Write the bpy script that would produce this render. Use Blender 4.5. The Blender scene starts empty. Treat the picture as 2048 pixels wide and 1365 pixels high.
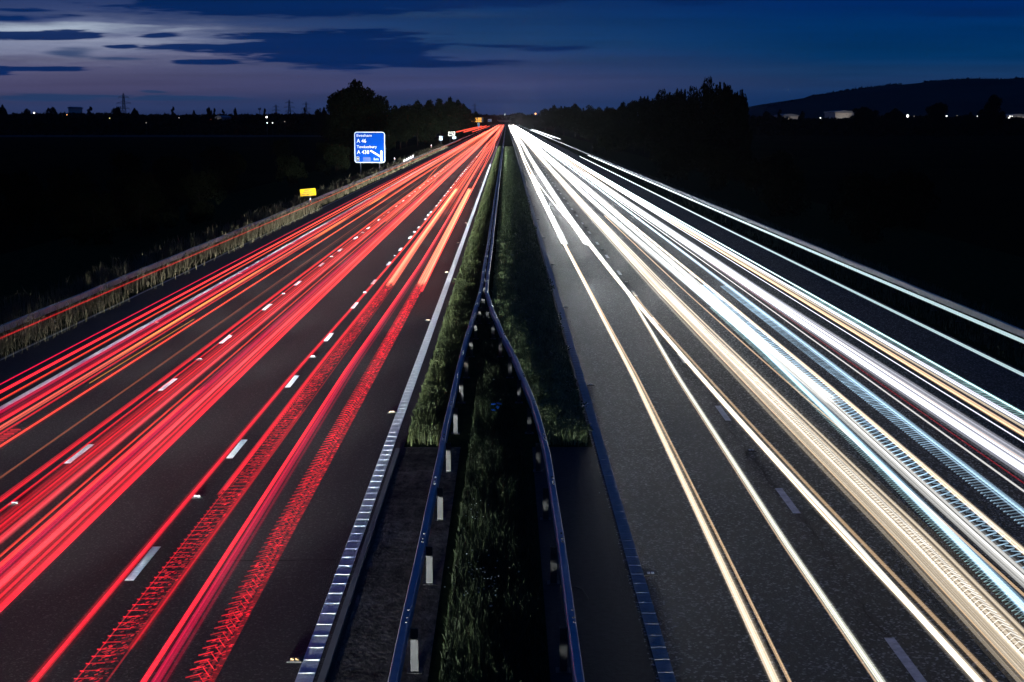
import bpy, bmesh, math, random
import numpy as np
from mathutils import Vector, Matrix
R = math.radians
random.seed(7); rng = np.random.default_rng(7)
sc = bpy.context.scene
C = sc.collection

# ------------------------------------------------------------------ camera
CAM_H = 7.87
cam_d = bpy.data.cameras.new('camera'); cam_d.lens = 50; cam_d.sensor_width = 36
cam_d.clip_start = 0.5; cam_d.clip_end = 30000
cam = bpy.data.objects.new('camera', cam_d); C.objects.link(cam)
cam.location = (0, 0, CAM_H); cam.rotation_euler = (R(90 - 8.823), 0, R(-0.2216))
sc.camera = cam

def lin(r, g, b):
    f = lambda c: (c / 255 / 12.92) if c <= 10.3 else ((c / 255 + .055) / 1.055) ** 2.4
    return (f(r), f(g), f(b))

# calibration of the view (photo pixels, 2048 wide) to world bearings
F_PX = 2048 * 50 / 36
CR = cam.rotation_euler.to_matrix()
def ray(px, py): return CR @ Vector(((px - 1024) / F_PX, (682.5 - py) / F_PX, -1))
def at(px, py, Y):
    d = ray(px, py); return Vector((0, 0, CAM_H)) + d * (Y / d.y)
def uw(px, py):
    d = ray(px, py); return d.x / d.y, d.z / d.y
def KX(k, h): return k * (CAM_H - h) / math.cos(R(8.823))

# ------------------------------------------------------------------ dusk sky
sc.view_settings.view_transform = 'Standard'; sc.view_settings.look = 'None'
sc.view_settings.exposure = 0; sc.view_settings.gamma = 1
sc.cycles.transparent_max_bounces = 96
sc.cycles.max_bounces = 5; sc.cycles.diffuse_bounces = 2; sc.cycles.glossy_bounces = 2
sc.cycles.sample_clamp_indirect = 3
sc.cycles.use_denoising = True
world = bpy.data.worlds.new('World'); sc.world = world; world.use_nodes = True
nt = world.node_tree; nt.nodes.clear()
def N(t, **kw):
    n = nt.nodes.new(t)
    for k, v in kw.items(): setattr(n, k, v)
    return n
def lk(a, b): nt.links.new(a, b)
def setin(sock, v):
    if isinstance(v, bpy.types.NodeSocket): lk(v, sock)
    else: sock.default_value = v
def M(op, a, b=None, c=None, clamp=False):
    n = N('ShaderNodeMath', operation=op); n.use_clamp = clamp
    setin(n.inputs[0], a)
    if b is not None: setin(n.inputs[1], b)
    if c is not None: setin(n.inputs[2], c)
    return n.outputs[0]
def sstep(x, e0, e1):
    n = N('ShaderNodeMapRange'); n.interpolation_type = 'SMOOTHSTEP'; n.clamp = True
    setin(n.inputs[0], x); n.inputs[1].default_value = e0; n.inputs[2].default_value = e1
    return n.outputs[0]
def mixc(f, a, b):
    n = N('ShaderNodeMix', data_type='RGBA'); setin(n.inputs[0], f)
    for s, v in ((n.inputs[6], a), (n.inputs[7], b)):
        if isinstance(v, tuple): s.default_value = (*v, 1)
        else: lk(v, s)
    return n.outputs[2]
tc = N('ShaderNodeTexCoord'); sep = N('ShaderNodeSeparateXYZ'); lk(tc.outputs['Generated'], sep.inputs[0])
yy = M('MAXIMUM', M('ABSOLUTE', sep.outputs[1]), 0.05)
U = M('DIVIDE', sep.outputs[0], yy); W = M('DIVIDE', sep.outputs[2], yy)
# stretched turbulence of the cloud edges
cv = N('ShaderNodeCombineXYZ'); lk(M('MULTIPLY', U, 16), cv.inputs[0]); lk(M('MULTIPLY', W, 150), cv.inputs[1])
nz = N('ShaderNodeTexNoise'); nz.inputs['Scale'].default_value = 1.0; nz.inputs['Detail'].default_value = 5; nz.inputs['Roughness'].default_value = .55
lk(cv.outputs[0], nz.inputs['Vector'])
cv2 = N('ShaderNodeCombineXYZ'); lk(M('MULTIPLY', U, 7), cv2.inputs[0]); lk(M('MULTIPLY', W, 190), cv2.inputs[1]); cv2.inputs[2].default_value = 4.3
nz2 = N('ShaderNodeTexNoise'); nz2.inputs['Scale'].default_value = 1.0; nz2.inputs['Detail'].default_value = 4
lk(cv2.outputs[0], nz2.inputs['Vector'])
cv3 = N('ShaderNodeCombineXYZ'); lk(M('MULTIPLY', U, 42), cv3.inputs[0]); lk(M('MULTIPLY', W, 520), cv3.inputs[1]); cv3.inputs[2].default_value = 9.1
nz3 = N('ShaderNodeTexNoise'); nz3.inputs['Scale'].default_value = 1.0; nz3.inputs['Detail'].default_value = 5; nz3.inputs['Roughness'].default_value = .6
lk(cv3.outputs[0], nz3.inputs['Vector']); fine = M('SUBTRACT', nz3.outputs[0], .5)
warp = M('SUBTRACT', nz.outputs[0], .5); streak = M('SUBTRACT', nz2.outputs[0], .5)
Ww = M('ADD', W, M('MULTIPLY', warp, .004)); Uw = M('ADD', U, M('MULTIPLY', streak, .05))
def ramp(fac, stops):
    n = N('ShaderNodeValToRGB'); lk(fac, n.inputs[0]); cr = n.color_ramp; cr.interpolation = 'EASE'
    while len(cr.elements) < len(stops): cr.elements.new(.5)
    for e, (p, c) in zip(cr.elements, stops): e.position = p; e.color = (*lin(*c), 1)
    return n.outputs[0]
WF = M('MULTIPLY', M('ADD', Ww, .0), 1 / .30)            # 0 horizon .. 1 at 17 degrees
wy = lambda py: uw(1013, py)[1] / .30
left = ramp(WF, [(0, (40, 54, 94)), (wy(212), (48, 60, 100)), (wy(175), (76, 74, 108)), (wy(120), (92, 92, 124)), (wy(85), (86, 94, 130)), (wy(40), (60, 74, 116)), (wy(-40), (14, 46, 102)), (.6, (5, 38, 88))])
mid = ramp(WF, [(0, (28, 52, 98)), (wy(210), (42, 60, 104)), (wy(165), (62, 70, 112)), (wy(125), (46, 64, 108)), (wy(85), (26, 62, 108)), (wy(30), (16, 54, 104)), (wy(-40), (6, 42, 104)), (.6, (5, 38, 88))])
right = ramp(WF, [(0, (6, 46, 94)), (wy(205), (16, 50, 96)), (wy(165), (28, 56, 98)), (wy(145), (22, 56, 98)), (wy(110), (2, 52, 100)), (wy(60), (0, 48, 100)), (wy(0), (0, 40, 100)), (wy(-60), (0, 36, 96)), (.6, (5, 38, 88))])
uL = uw(60, 100)[0]; uM = uw(1000, 100)[0]; uR = uw(1750, 100)[0]
base = mixc(sstep(Uw, uL, uM), left, mid)
base = mixc(sstep(Uw, uM - .05, uR), base, right)
def blob(px, py, hx, hy, soft=.55):
    u0, w0 = uw(px, py)
    a = M('MULTIPLY', M('SUBTRACT', Uw, u0), F_PX / hx); b = M('MULTIPLY', M('SUBTRACT', Ww, w0), F_PX / hy)
    d = M('ADD', M('MULTIPLY', a, a), M('MULTIPLY', b, b))
    return sstep(M('ADD', M('ADD', M('SQRT', d), M('MULTIPLY', warp, 1.7)), M('MULTIPLY', fine, .9)), 1 + soft * .5, 1 - soft * .5)
def clouds(specs):
    o = None
    for s in specs:
        b = blob(*s); o = b if o is None else M('MAXIMUM', o, b)
    return o
# afterglow low in the west, then the dark cloud banks
base = mixc(M('MULTIPLY', blob(40, 82, 330, 30, 1.9), .55), base, lin(156, 164, 190))
base = mixc(M('MULTIPLY', blob(30, 58, 190, 9, 1.8), .9), base, lin(176, 190, 208))
base = mixc(M('MULTIPLY', blob(230, 80, 120, 8, 1.7), .5), base, lin(168, 176, 200))
base = mixc(M('MULTIPLY', blob(500, 107, 130, 7, 1.6), .4), base, lin(130, 126, 158))
soft_f = clouds([(100, 196, 95, 7, .7), (205, 193, 60, 3, .8), (345, 197, 150, 5, .7), (300, 184, 22, 3, .8), (150, 107, 40, 8, 1.3), (240, 117, 60, 4, 1.3), (1180, 120, 60, 4, 1.2), (850, 30, 160, 6, 1.2)])
base = mixc(M('MULTIPLY', soft_f, .8), base, lin(34, 62, 104))
dark_f = clouds([(90, 71, 160, 9, .4), (330, 72, 42, 4, .7), (247, 94, 34, 4, .5), (90, 138, 112, 5, .4), (20, 146, 34, 5, .5),
                 (40, 36, 100, 7, .7), (60, 20, 60, 4, .9), (560, 8, 330, 24, .4), (860, 2, 240, 14, .7), (620, 72, 175, 9, .4), (560, 97, 230, 11, .35), (700, 98, 165, 38, .4), (690, 114, 210, 18, .35),
                 (425, 124, 62, 6, .4), (850, 128, 125, 7, .45), (1020, 92, 68, 4, .7), (1110, 98, 66, 5, .9), (1390, 0, 90, 12, 1.0), (1950, 28, 110, 6, 1.2), (1010, 122, 40, 3, 1)])
base = mixc(M('MULTIPLY', dark_f, .97), base, lin(3, 38, 92))
# fine streaks
st = M('ADD', 1.0, M('MULTIPLY', streak, .55))
vm = N('ShaderNodeVectorMath', operation='SCALE'); lk(base, vm.inputs[0]); lk(st, vm.inputs['Scale'])
bg = N('ShaderNodeBackground'); lk(vm.outputs[0], bg.inputs[0]); bg.inputs[1].default_value = 1.0
wo = N('ShaderNodeOutputWorld'); lk(bg.outputs[0], wo.inputs[0])

# ------------------------------------------------------------------ materials
def mat(name, col=(.5, .5, .5), rough=.7, metal=0.0, spec=.5, emit=None, es=1.0):
    m = bpy.data.materials.new(name); m.use_nodes = True
    p = m.node_tree.nodes['Principled BSDF']
    p.inputs['Base Color'].default_value = (*col, 1); p.inputs['Roughness'].default_value = rough
    p.inputs['Metallic'].default_value = metal; p.inputs['Specular IOR Level'].default_value = spec
    if emit: p.inputs['Emission Color'].default_value = (*emit, 1); p.inputs['Emission Strength'].default_value = es
    return m
def noisy(name, c1, c2, scale, rough=.8, bump=0.0, bscale=None, detail=6, spec=.5, stretch=(1, 1, 1), metal=0, speck=None, speck_scale=40, big=None):
    m = mat(name, c1, rough, metal, spec); t = m.node_tree; p = t.nodes['Principled BSDF']
    g = t.nodes.new('ShaderNodeNewGeometry'); mp = t.nodes.new('ShaderNodeMapping'); mp.inputs['Scale'].default_value = stretch
    t.links.new(g.outputs['Position'], mp.inputs[0])
    n = t.nodes.new('ShaderNodeTexNoise'); n.inputs['Scale'].default_value = scale; n.inputs['Detail'].default_value = detail; n.inputs['Roughness'].default_value = .65
    t.links.new(mp.outputs[0], n.inputs['Vector'])
    cr = t.nodes.new('ShaderNodeValToRGB'); cr.color_ramp.elements[0].color = (*c1, 1); cr.color_ramp.elements[1].color = (*c2, 1)
    cr.color_ramp.elements[0].position = .32; cr.color_ramp.elements[1].position = .68
    t.links.new(n.outputs[0], cr.inputs[0]); col = cr.outputs[0]
    if big:                                        # wear on the scale of metres
        n2 = t.nodes.new('ShaderNodeTexNoise'); n2.inputs['Scale'].default_value = big[0]; n2.inputs['Detail'].default_value = 4
        m2 = t.nodes.new('ShaderNodeMapping'); m2.inputs['Scale'].default_value = big[2]; t.links.new(g.outputs['Position'], m2.inputs[0]); t.links.new(m2.outputs[0], n2.inputs['Vector'])
        mr = t.nodes.new('ShaderNodeMapRange'); mr.inputs[1].default_value = .3; mr.inputs[2].default_value = .7; mr.inputs[3].default_value = 1 - big[1]; mr.inputs[4].default_value = 1 + big[1]
        t.links.new(n2.outputs[0], mr.inputs[0])
        vs = t.nodes.new('ShaderNodeVectorMath'); vs.operation = 'SCALE'; t.links.new(col, vs.inputs[0]); t.links.new(mr.outputs[0], vs.inputs['Scale']); col = vs.outputs[0]
    if speck:                                      # pale chippings
        v = t.nodes.new('ShaderNodeTexVoronoi'); v.inputs['Scale'].default_value = speck_scale; t.links.new(g.outputs['Position'], v.inputs['Vector'])
        sx = t.nodes.new('ShaderNodeSeparateColor'); t.links.new(v.outputs['Color'], sx.inputs[0])
        mr = t.nodes.new('ShaderNodeMapRange'); mr.inputs[1].default_value = .8; mr.inputs[2].default_value = 1; t.links.new(sx.outputs[0], mr.inputs[0])
        mx = t.nodes.new('ShaderNodeMix'); mx.data_type = 'RGBA'; t.links.new(mr.outputs[0], mx.inputs[0]); t.links.new(col, mx.inputs[6]); mx.inputs[7].default_value = (*speck, 1); col = mx.outputs[2]
    t.links.new(col, p.inputs['Base Color'])
    if bump:
        nb = t.nodes.new('ShaderNodeTexNoise'); nb.inputs['Scale'].default_value = bscale or scale; nb.inputs['Detail'].default_value = 3
        t.links.new(mp.outputs[0], nb.inputs['Vector'])
        b = t.nodes.new('ShaderNodeBump'); b.inputs['Strength'].default_value = bump; b.inputs['Distance'].default_value = .02
        t.links.new(nb.outputs[0], b.inputs['Height']); t.links.new(b.outputs[0], p.inputs['Normal'])
    return m
MT = {}
MT['asphalt_left'] = noisy('asphalt_fine', (.013, .0132, .013), (.034, .0335, .032), 22, .75, .9, 45, spec=.25, speck=(.075, .075, .07), speck_scale=34, big=(.25, .22, (2.2, .05, 1)))
MT['asphalt_right'] = noisy('asphalt_coarse', (.006, .007, .0072), (.028, .030, .0305), 16, .7, 1.0, 26, spec=.14, speck=(.36, .37, .37), speck_scale=27, big=(.7, .6, (.16, 1.0, 1)))
MT['paving'] = noisy('rough_paving', (.02, .018, .014), (.15, .13, .105), 5, .85, 1.0, 16, spec=.1, stretch=(1, .6, 1), big=(.5, .5, (.5, 1.2, 1)))
MT['paving_dark'] = noisy('dark_paving', (.014, .016, .018), (.03, .033, .036), 8, .8, .4, 30, spec=.2)
MT['tar'] = mat('tar', (.004, .004, .004), .8, spec=.2)
MT['earth'] = noisy('field_earth', (.006, .007, .004), (.016, .016, .008), .02, .95, spec=0)
MT['verge'] = noisy('verge_soil', (.014, .020, .008), (.034, .042, .016), 2.5, .95, .6, 8, spec=0)
MT['stubble'] = noisy('pale_stubble', (.05, .05, .05), (.10, .10, .09), .05, .95, stretch=(1, 6, 1), spec=0)
MT['paint'] = noisy('road_paint', (.55, .56, .57), (.82, .83, .83), 9, .6, .3, 30, stretch=(1, 1.6, 1))
MT['paint_old'] = noisy('worn_road_paint', (.24, .25, .22), (.44, .46, .42), 7, .65, .3, 30)
MT['paint_right'] = noisy('scuffed_road_paint', (.42, .42, .44), (.85, .85, .88), 6, .6, .3, 30)
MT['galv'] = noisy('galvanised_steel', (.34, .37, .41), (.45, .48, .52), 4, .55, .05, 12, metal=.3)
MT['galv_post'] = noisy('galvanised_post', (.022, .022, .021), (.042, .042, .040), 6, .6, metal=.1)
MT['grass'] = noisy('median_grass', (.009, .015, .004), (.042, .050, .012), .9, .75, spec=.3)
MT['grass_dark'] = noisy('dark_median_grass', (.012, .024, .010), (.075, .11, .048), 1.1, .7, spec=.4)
MT['grass_right'] = noisy('lit_median_grass', (.024, .050, .016), (.22, .28, .12), 2.4, .6, spec=.4)  # brighter copy of the grass; headlamp light is put into its colour
MT['grass_mid'] = noisy('shaded_median_grass', (.006, .011, .0035), (.036, .052, .019), 1.1, .7, spec=.3)  # darker copy of the grass; shade between the rails is put into its colour
MT['dry'] = noisy('dry_verge_grass', (.022, .022, .008), (.19, .155, .095), .3, .85, spec=.2)
MT['leaf'] = noisy('hedgerow_leaf', (.002, .003, .0015), (.008, .010, .005), .35, .75, spec=.0)
MT['bark'] = noisy('bark', (.006, .005, .004), (.016, .014, .012), 3, .9, spec=0)
MT['hill'] = noisy('hillside', (.016, .022, .02), (.05, .06, .05), .0025, .95, stretch=(1, 1, 4), spec=0)
MT['steel_dark'] = mat('dark_steel', (.05, .055, .065), .6)
MT['concrete'] = noisy('concrete', (.12, .12, .115), (.2, .2, .19), .6, .9)
MT['sign_blue'] = noisy('motorway_sign_blue', (.002, .058, .40), (.004, .075, .48), .8, .6, stretch=(.1, 1, 6), spec=0)
MT['sign_blue_dark'] = mat('sign_blue_patch', (.006, .06, .33), .5)
MT['sign_white'] = mat('sign_white', (.8, .82, .84), .6, spec=0)
MT['sign_back'] = mat('sign_back_grey', (.09, .09, .09), .6)
MT['sign_yellow'] = noisy('sign_yellow', (.72, .40, .01), (.80, .46, .015), 3, .6, spec=0)
MT['sign_black'] = mat('sign_black', (.006, .006, .007), .5)
MT['sign_brown'] = mat('sign_dark_brown', (.02, .014, .008), .5)
MT['cyan_sign'] = mat('pale_blue_sign', (.03, .3, .6), .5)
MT['cream'] = mat('sign_cream', (.75, .72, .55), .5)
MT['red_refl'] = mat('red_reflector', (.75, .12, .05), .35)
MT['white_refl'] = mat('white_reflector', (.88, .88, .88), .25)
MT['amber_refl'] = mat('amber_reflector', (.45, .26, .08), .4)
MT['rubber'] = mat('black_rubber', (.015, .015, .015), .7)
MT['shed'] = noisy('shed_cladding', (.5, .47, .43), (.56, .53, .49), .05, .7)
MT['shed_roof'] = mat('shed_roof', (.2, .22, .26), .5)
MT['petal'] = mat('flower_white', (.3, .33, .33), .7)
MT['plastic_blue'] = mat('blue_plastic', (.01, .1, .5), .5, spec=.1)
MT['led'] = mat('amber_led', (.1, .05, 0), .5, emit=(1, .42, .02), es=1.7)
def lamp_mat(name, c, s): return mat(name, (.1, .1, .1), .5, emit=c, es=s)
MT['lamp_white'] = lamp_mat('lamp_white', (1, .98, .92), 5)
MT['lamp_orange'] = lamp_mat('lamp_orange', (1, .40, .12), 4)
MT['lamp_yellow'] = lamp_mat('lamp_yellow', (1, .85, .3), 1.2)
MT['lamp_dim'] = lamp_mat('lamp_dim', (1, .9, .75), .35)
MT['lamp_red'] = lamp_mat('lamp_red', (1, .15, .05), .7)
MT['spire_glow'] = lamp_mat('glowing_spire', (.95, 1, .85), .9)  # the spire's own surface glows, standing in for floodlight falling on it
# light drawn in the air by the lamps: adds its own light, hides nothing
tm = bpy.data.materials.new('drawn_light'); tm.use_nodes = True; t = tm.node_tree; t.nodes.clear()
_a = t.nodes.new('ShaderNodeAttribute'); _a.attribute_name = 'glow'
_e = t.nodes.new('ShaderNodeEmission'); _t = t.nodes.new('ShaderNodeBsdfTransparent'); _s = t.nodes.new('ShaderNodeAddShader'); _o = t.nodes.new('ShaderNodeOutputMaterial')
_g = t.nodes.new('ShaderNodeNewGeometry'); _x = t.nodes.new('ShaderNodeSeparateXYZ')
_r = t.nodes.new('ShaderNodeMapRange'); _r.interpolation_type = 'SMOOTHSTEP'; _r.inputs[1].default_value = -.55; _r.inputs[2].default_value = -.82; _r.inputs[3].default_value = .03; _r.inputs[4].default_value = 1   # beam pattern: vehicle lamps shine back along the road, little sideways, up or down
t.links.new(_g.outputs['Incoming'], _x.inputs[0]); t.links.new(_x.outputs[1], _r.inputs[0]); t.links.new(_r.outputs[0], _e.inputs[1])
t.links.new(_a.outputs['Color'], _e.inputs[0]); t.links.new(_e.outputs[0], _s.inputs[0]); t.links.new(_t.outputs[0], _s.inputs[1]); t.links.new(_s.outputs[0], _o.inputs[0])
MT['trail'] = tm

# ------------------------------------------------------------------ builders
def tag(o, label=None, cat=None, group=None, kind=None):
    if label: o['label'] = label
    if cat: o['category'] = cat
    if group: o['group'] = group
    if kind: o['kind'] = kind
    return o
class MB:
    def __init__(s): s.v = []; s.f = []
    def box(s, c, size, rot=None):
        i = len(s.v); hx, hy, hz = [a / 2 for a in size]
        for x in (-hx, hx):
            for y in (-hy, hy):
                for z in (-hz, hz):
                    p = Vector((x, y, z))
                    if rot is not None: p = rot @ p
                    s.v.append(tuple(p + Vector(c)))
        s.f += [(i, i+1, i+3, i+2), (i+4, i+6, i+7, i+5), (i, i+4, i+5, i+1), (i+2, i+3, i+7, i+6), (i, i+2, i+6, i+4), (i+1, i+5, i+7, i+3)]
        return s
    def tube(s, pts, radii, n=6, cap=True):
        i0 = len(s.v); pts = [Vector(p) for p in pts]
        if not hasattr(radii, '__len__'): radii = [radii] * len(pts)
        for j, p in enumerate(pts):
            d = (pts[min(j+1, len(pts)-1)] - pts[max(j-1, 0)]).normalized()
            a = d.cross(Vector((0, 0, 1)) if abs(d.z) < .9 else Vector((1, 0, 0))).normalized(); b = d.cross(a)
            for q in range(n):
                w = 2 * math.pi * q / n; s.v.append(tuple(p + (a * math.cos(w) + b * math.sin(w)) * radii[j]))
        for j in range(len(pts) - 1):
            for q in range(n):
                a0 = i0 + j*n + q; a1 = i0 + j*n + (q+1) % n; s.f.append((a0, a1, a1 + n, a0 + n))
        if cap:
            s.f.append(tuple(range(i0, i0 + n))[::-1]); s.f.append(tuple(range(len(s.v) - n, len(s.v))))
        return s
    def poly(s, pts2, y0, y1):          # outline in x,z extruded along y
        i = len(s.v); n = len(pts2)
        s.v += [(x, y0, z) for x, z in pts2] + [(x, y1, z) for x, z in pts2]
        s.f.append(tuple(range(i, i+n))); s.f.append(tuple(range(i+n, i+2*n))[::-1])
        for q in range(n): s.f.append((i+q, i+n+q, i+n+(q+1) % n, i+(q+1) % n))
        return s
    def mesh(s, name, m, smooth=False):
        me = bpy.data.meshes.new(name); me.from_pydata(s.v, [], s.f); me.materials.append(m)
        bm = bmesh.new(); bm.from_mesh(me); bmesh.ops.recalc_face_normals(bm, faces=bm.faces); bm.to_mesh(me); bm.free()
        if smooth: me.polygons.foreach_set('use_smooth', [True] * len(me.polygons))
        return me
    def build(s, name, m, parent=None, smooth=False, loc=None):
        o = bpy.data.objects.new(name, s.mesh(name, m, smooth)); C.objects.link(o); o.parent = parent
        if loc: o.location = loc
        return o
def np_mesh(name, v, f, m, k):
    me = bpy.data.meshes.new(name); v = np.asarray(v, np.float32).reshape(-1, 3); f = np.asarray(f, np.int32).reshape(-1, k)
    me.vertices.add(len(v)); me.vertices.foreach_set('co', v.ravel())
    me.loops.add(f.size); me.loops.foreach_set('vertex_index', f.ravel())
    me.polygons.add(len(f)); me.polygons.foreach_set('loop_start', np.arange(0, f.size, k, dtype=np.int32)); me.polygons.foreach_set('loop_total', np.full(len(f), k, np.int32))
    me.materials.append(m); me.update(calc_edges=True); return me
def empty(name, loc, label, cat, group=None, rz=0):
    o = bpy.data.objects.new(name, None); C.objects.link(o); o.location = loc; o.rotation_euler[2] = rz; o.empty_display_size = .2
    return tag(o, label, cat, group)
def copy_tree(o, parent=None):
    c = o.copy(); C.objects.link(c); c.parent = parent
    for ch in [x for x in bpy.data.objects if x.parent == o]: copy_tree(ch, c)
    return c
def sheet(name, x0, x1, y0, y1, z, m, label=None, kind='structure'):
    ys = [y0]; 
    while ys[-1] < y1: ys.append(min(y1, ys[-1] + max(12, abs(ys[-1]) * .25)))
    v = []; f = []
    for y in ys: v += [(x0, y, z), (x1, y, z)]
    for i in range(len(ys) - 1): f.append((2*i, 2*i+1, 2*i+3, 2*i+2))
    o = bpy.data.objects.new(name, np_mesh(name, v, f, m, 4)); C.objects.link(o)
    return tag(o, label, kind=kind)
def text_into(mb, s, x, z, cap, width, y):
    cu = bpy.data.curves.new('text', 'FONT'); cu.body = s; cu.size = 1; cu.extrude = .004; cu.resolution_u = 3
    cu.offset = .012
    o = bpy.data.objects.new('text', cu); C.objects.link(o)
    me = bpy.data.meshes.new_from_object(o.evaluated_get(bpy.context.evaluated_depsgraph_get()))
    vs = [v.co.copy() for v in me.vertices]; xs = [v.x for v in vs]
    cap0 = .73
    kx = width / (max(xs) - min(xs)); kz = cap / cap0; i = len(mb.v); mn = min(xs)
    mb.v += [(x + (v.x - mn) * kx, y - v.z, z + v.y * kz) for v in vs]
    mb.f += [tuple(i + q for q in p.vertices) for p in me.polygons]
    bpy.data.objects.remove(o); bpy.data.meshes.remove(me); bpy.data.curves.remove(cu)

# ------------------------------------------------------------------ the setting
g = MB(); gs = 26000
xs = [-gs, -4000, -1000, -250, -60, 0, 60, 250, 1000, 4000, gs]
for X in xs:
    for Y in xs: g.v.append((X, Y + 2000, -.06))
for i in range(10):
    for j in range(10): a = i*11 + j; g.f.append((a, a+11, a+12, a+1))
tag(g.build('ground', MT['earth']), kind='structure')
FAR = 2560
sheet('left_carriageway', -16.95, -2.5, -70, FAR, 0, MT['asphalt_left'])
sheet('right_carriageway', 2.1, 16.4, -70, FAR, 0, MT['asphalt_right'])
sheet('central_reservation', -2.5, 2.1, 33.8, FAR, .0, MT['verge'])
sheet('median_paving', -2.5, -1.12, -70, 33.8, .012, MT['paving'])
sheet('median_ground', -1.12, .62, -70, 33.8, .0, MT['verge'])
sheet('median_asphalt', .62, 2.1, -70, 33.8, .010, MT['paving_dark'])
sheet('left_verge', -30, -16.95, -70, FAR, -.012, MT['verge'])
sheet('right_verge', 16.4, 30, -70, FAR, -.012, MT['verge'])
sheet('pale_field', -900, -120, 690, 800, -.045, MT['stubble'])
sheet('stubble_field', -120, -30, 700, 760, -.045, MT['stubble'])
# kerb strips at the median paving
k = MB(); k.box((-2.62, -15, .03), (.10, 97, .06)); 
tag(k.build('median_kerb', MT['concrete']), kind='structure')
# painted markings
def ridges(b, X, w, y0, y1, step=.055, h=.012):
    Y = y0
    while Y < y1 - step * .5:
        i = len(b.v); a = w / 2 * random.uniform(.965, 1.0)
        b.v += [(X-a, Y, .004), (X+a, Y, .004), (X+a, Y+.006, h), (X-a, Y+.006, h), (X+a, Y+step, .004), (X-a, Y+step, .004)]
        b.f += [(i, i+1, i+2, i+3), (i+3, i+2, i+4, i+5)]; Y += step
def dashes(X, ph, m, flat=False):
    b = MB(); Y = ph
    while Y > 10: Y -= 9
    while Y < 900:
        if flat:
            i = len(b.v); b.v += [(X-.08, Y-1, .004), (X+.08, Y-1, .004), (X+.08, Y+1, .004), (X-.08, Y+1, .004)]; b.f.append((i, i+1, i+2, i+3)); Y += 9; continue
        st = .055 if Y < 90 else (.2 if Y < 250 else .5); ridges(b, X, .16, Y - 1, Y + 1, st, .0095); Y += 9  # ridges added to the dashes to catch headlamp light, in place of retroreflection
    tag(b.build('lane_marking', m), kind='structure')
dashes(-6.53, 24.7, MT['paint']); dashes(-10.2, 33.2, MT['paint']); dashes(5.88, 28.9, MT['paint_right'], True); dashes(9.54, 27.5, MT['paint_right'], True)
def rib_line(X, w, m, step=.5, y1=260, h=.014):
    b = MB(); Y = 8.0
    b.v += [(X-w/2, -60, .004), (X+w/2, -60, .004), (X+w/2, FAR, .004), (X-w/2, FAR, .004)]; b.f.append((0, 1, 2, 3))
    while Y < y1:                            # raised ribs across the line
        i = len(b.v); a = w/2 - .004
        b.v += [(X-a, Y, .0045), (X+a, Y, .0045), (X+a, Y+.008, h), (X-a, Y+.008, h), (X+a, Y+.028, h), (X-a, Y+.028, h), (X+a, Y+.04, .0045), (X-a, Y+.04, .0045)]
        b.f += [(i, i+1, i+2, i+3), (i+3, i+2, i+4, i+5), (i+5, i+4, i+6, i+7)]; Y += step
    tag(b.build('edge_line', m), kind='structure')
rib_line(-2.88, .25, MT['paint'], h=.012); rib_line(2.29, .23, MT['paint_old'], h=.012); bb = MB(); ridges(bb, -13.98, .2, 15, 110, .09, .008); ridges(bb, -13.98, .2, 110, 600, .5, .008); tag(bb.build('edge_line', MT['paint']), kind='structure'); rib_line(13.2, .2, MT['paint_old'], y1=150)
sheet('shoulder_edge_line', -16.86, -16.76, -60, 900, .004, MT['paint_old'])

def crack(name, pts, w):
    v = []; f = []
    for q, (x, y) in enumerate(pts): ww = w * random.uniform(.3, 1.4); v += [(x - ww, y, .003), (x + ww, y + random.uniform(-.02, .02), .003)]
    for q in range(len(pts) - 1): f.append((2*q, 2*q+1, 2*q+3, 2*q+2))
    o = bpy.data.objects.new(name, np_mesh(name, v, f, MT['tar'], 4)); C.objects.link(o); tag(o, kind='structure')
x = 5.80; pts = []
for q in range(260): x += random.gauss(0, .028) + (5.80 - x) * .05; pts.append((x, 15 + q*.14))
crack('road_crack', pts, .015)
for X0, X1, Y in ((2.45, 9.2, 28.1), (2.45, 6.5, 35.4), (-6.2, -3.1, 24.9), (2.45, 13, 43.5), (2.45, 13, 62)):
    v = []; f = []; m_ = 40; yq = Y
    for q in range(m_): yq += random.gauss(0, .012); xx = X0 + (X1 - X0) * q / (m_ - 1); w_ = .018 * random.uniform(.3, 1.5); v += [(xx, yq - w_, .003), (xx, yq + w_, .003)]
    for q in range(m_ - 1): f.append((2*q, 2*q+2, 2*q+3, 2*q+1))
    o = bpy.data.objects.new('road_seam', np_mesh('road_seam', v, f, MT['tar'], 4)); C.objects.link(o); tag(o, kind='structure')

# ------------------------------------------------------------------ headlamps of the traffic driving away (they light road, grass and signs ahead)
def headlamp_or_sign_spot(x, y, z, aim, power, size, blend=.6, col=(1, .96, .88)):
    l = bpy.data.lights.new('headlamp_or_sign_spot', 'SPOT'); l.energy = power; l.spot_size = R(size); l.spot_blend = blend; l.shadow_soft_size = .12; l.color = col
    o = bpy.data.objects.new('headlamp_or_sign_light', l); C.objects.link(o); o.location = (x, y, z)
    o.rotation_euler = (Vector(aim) - o.location).to_track_quat('-Z', 'Y').to_euler(); return o
for x, P_ in ((-4.9, 1.0), (-8.3, 1.0), (-12, .8)):
    y = 14.0
    while y < 420:
        l = headlamp_or_sign_spot(x + random.uniform(-.4, .4), y, .75, (x, y + 40, .6), 50000 * P_ * (1 + max(0, y) / 160), 10, 1.0); l.scale = (2.2 if x > -11 else 2.0, 1, 1); l.data.color = (.88, .96, 1); y += 8 + max(0, y) * .08
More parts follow.
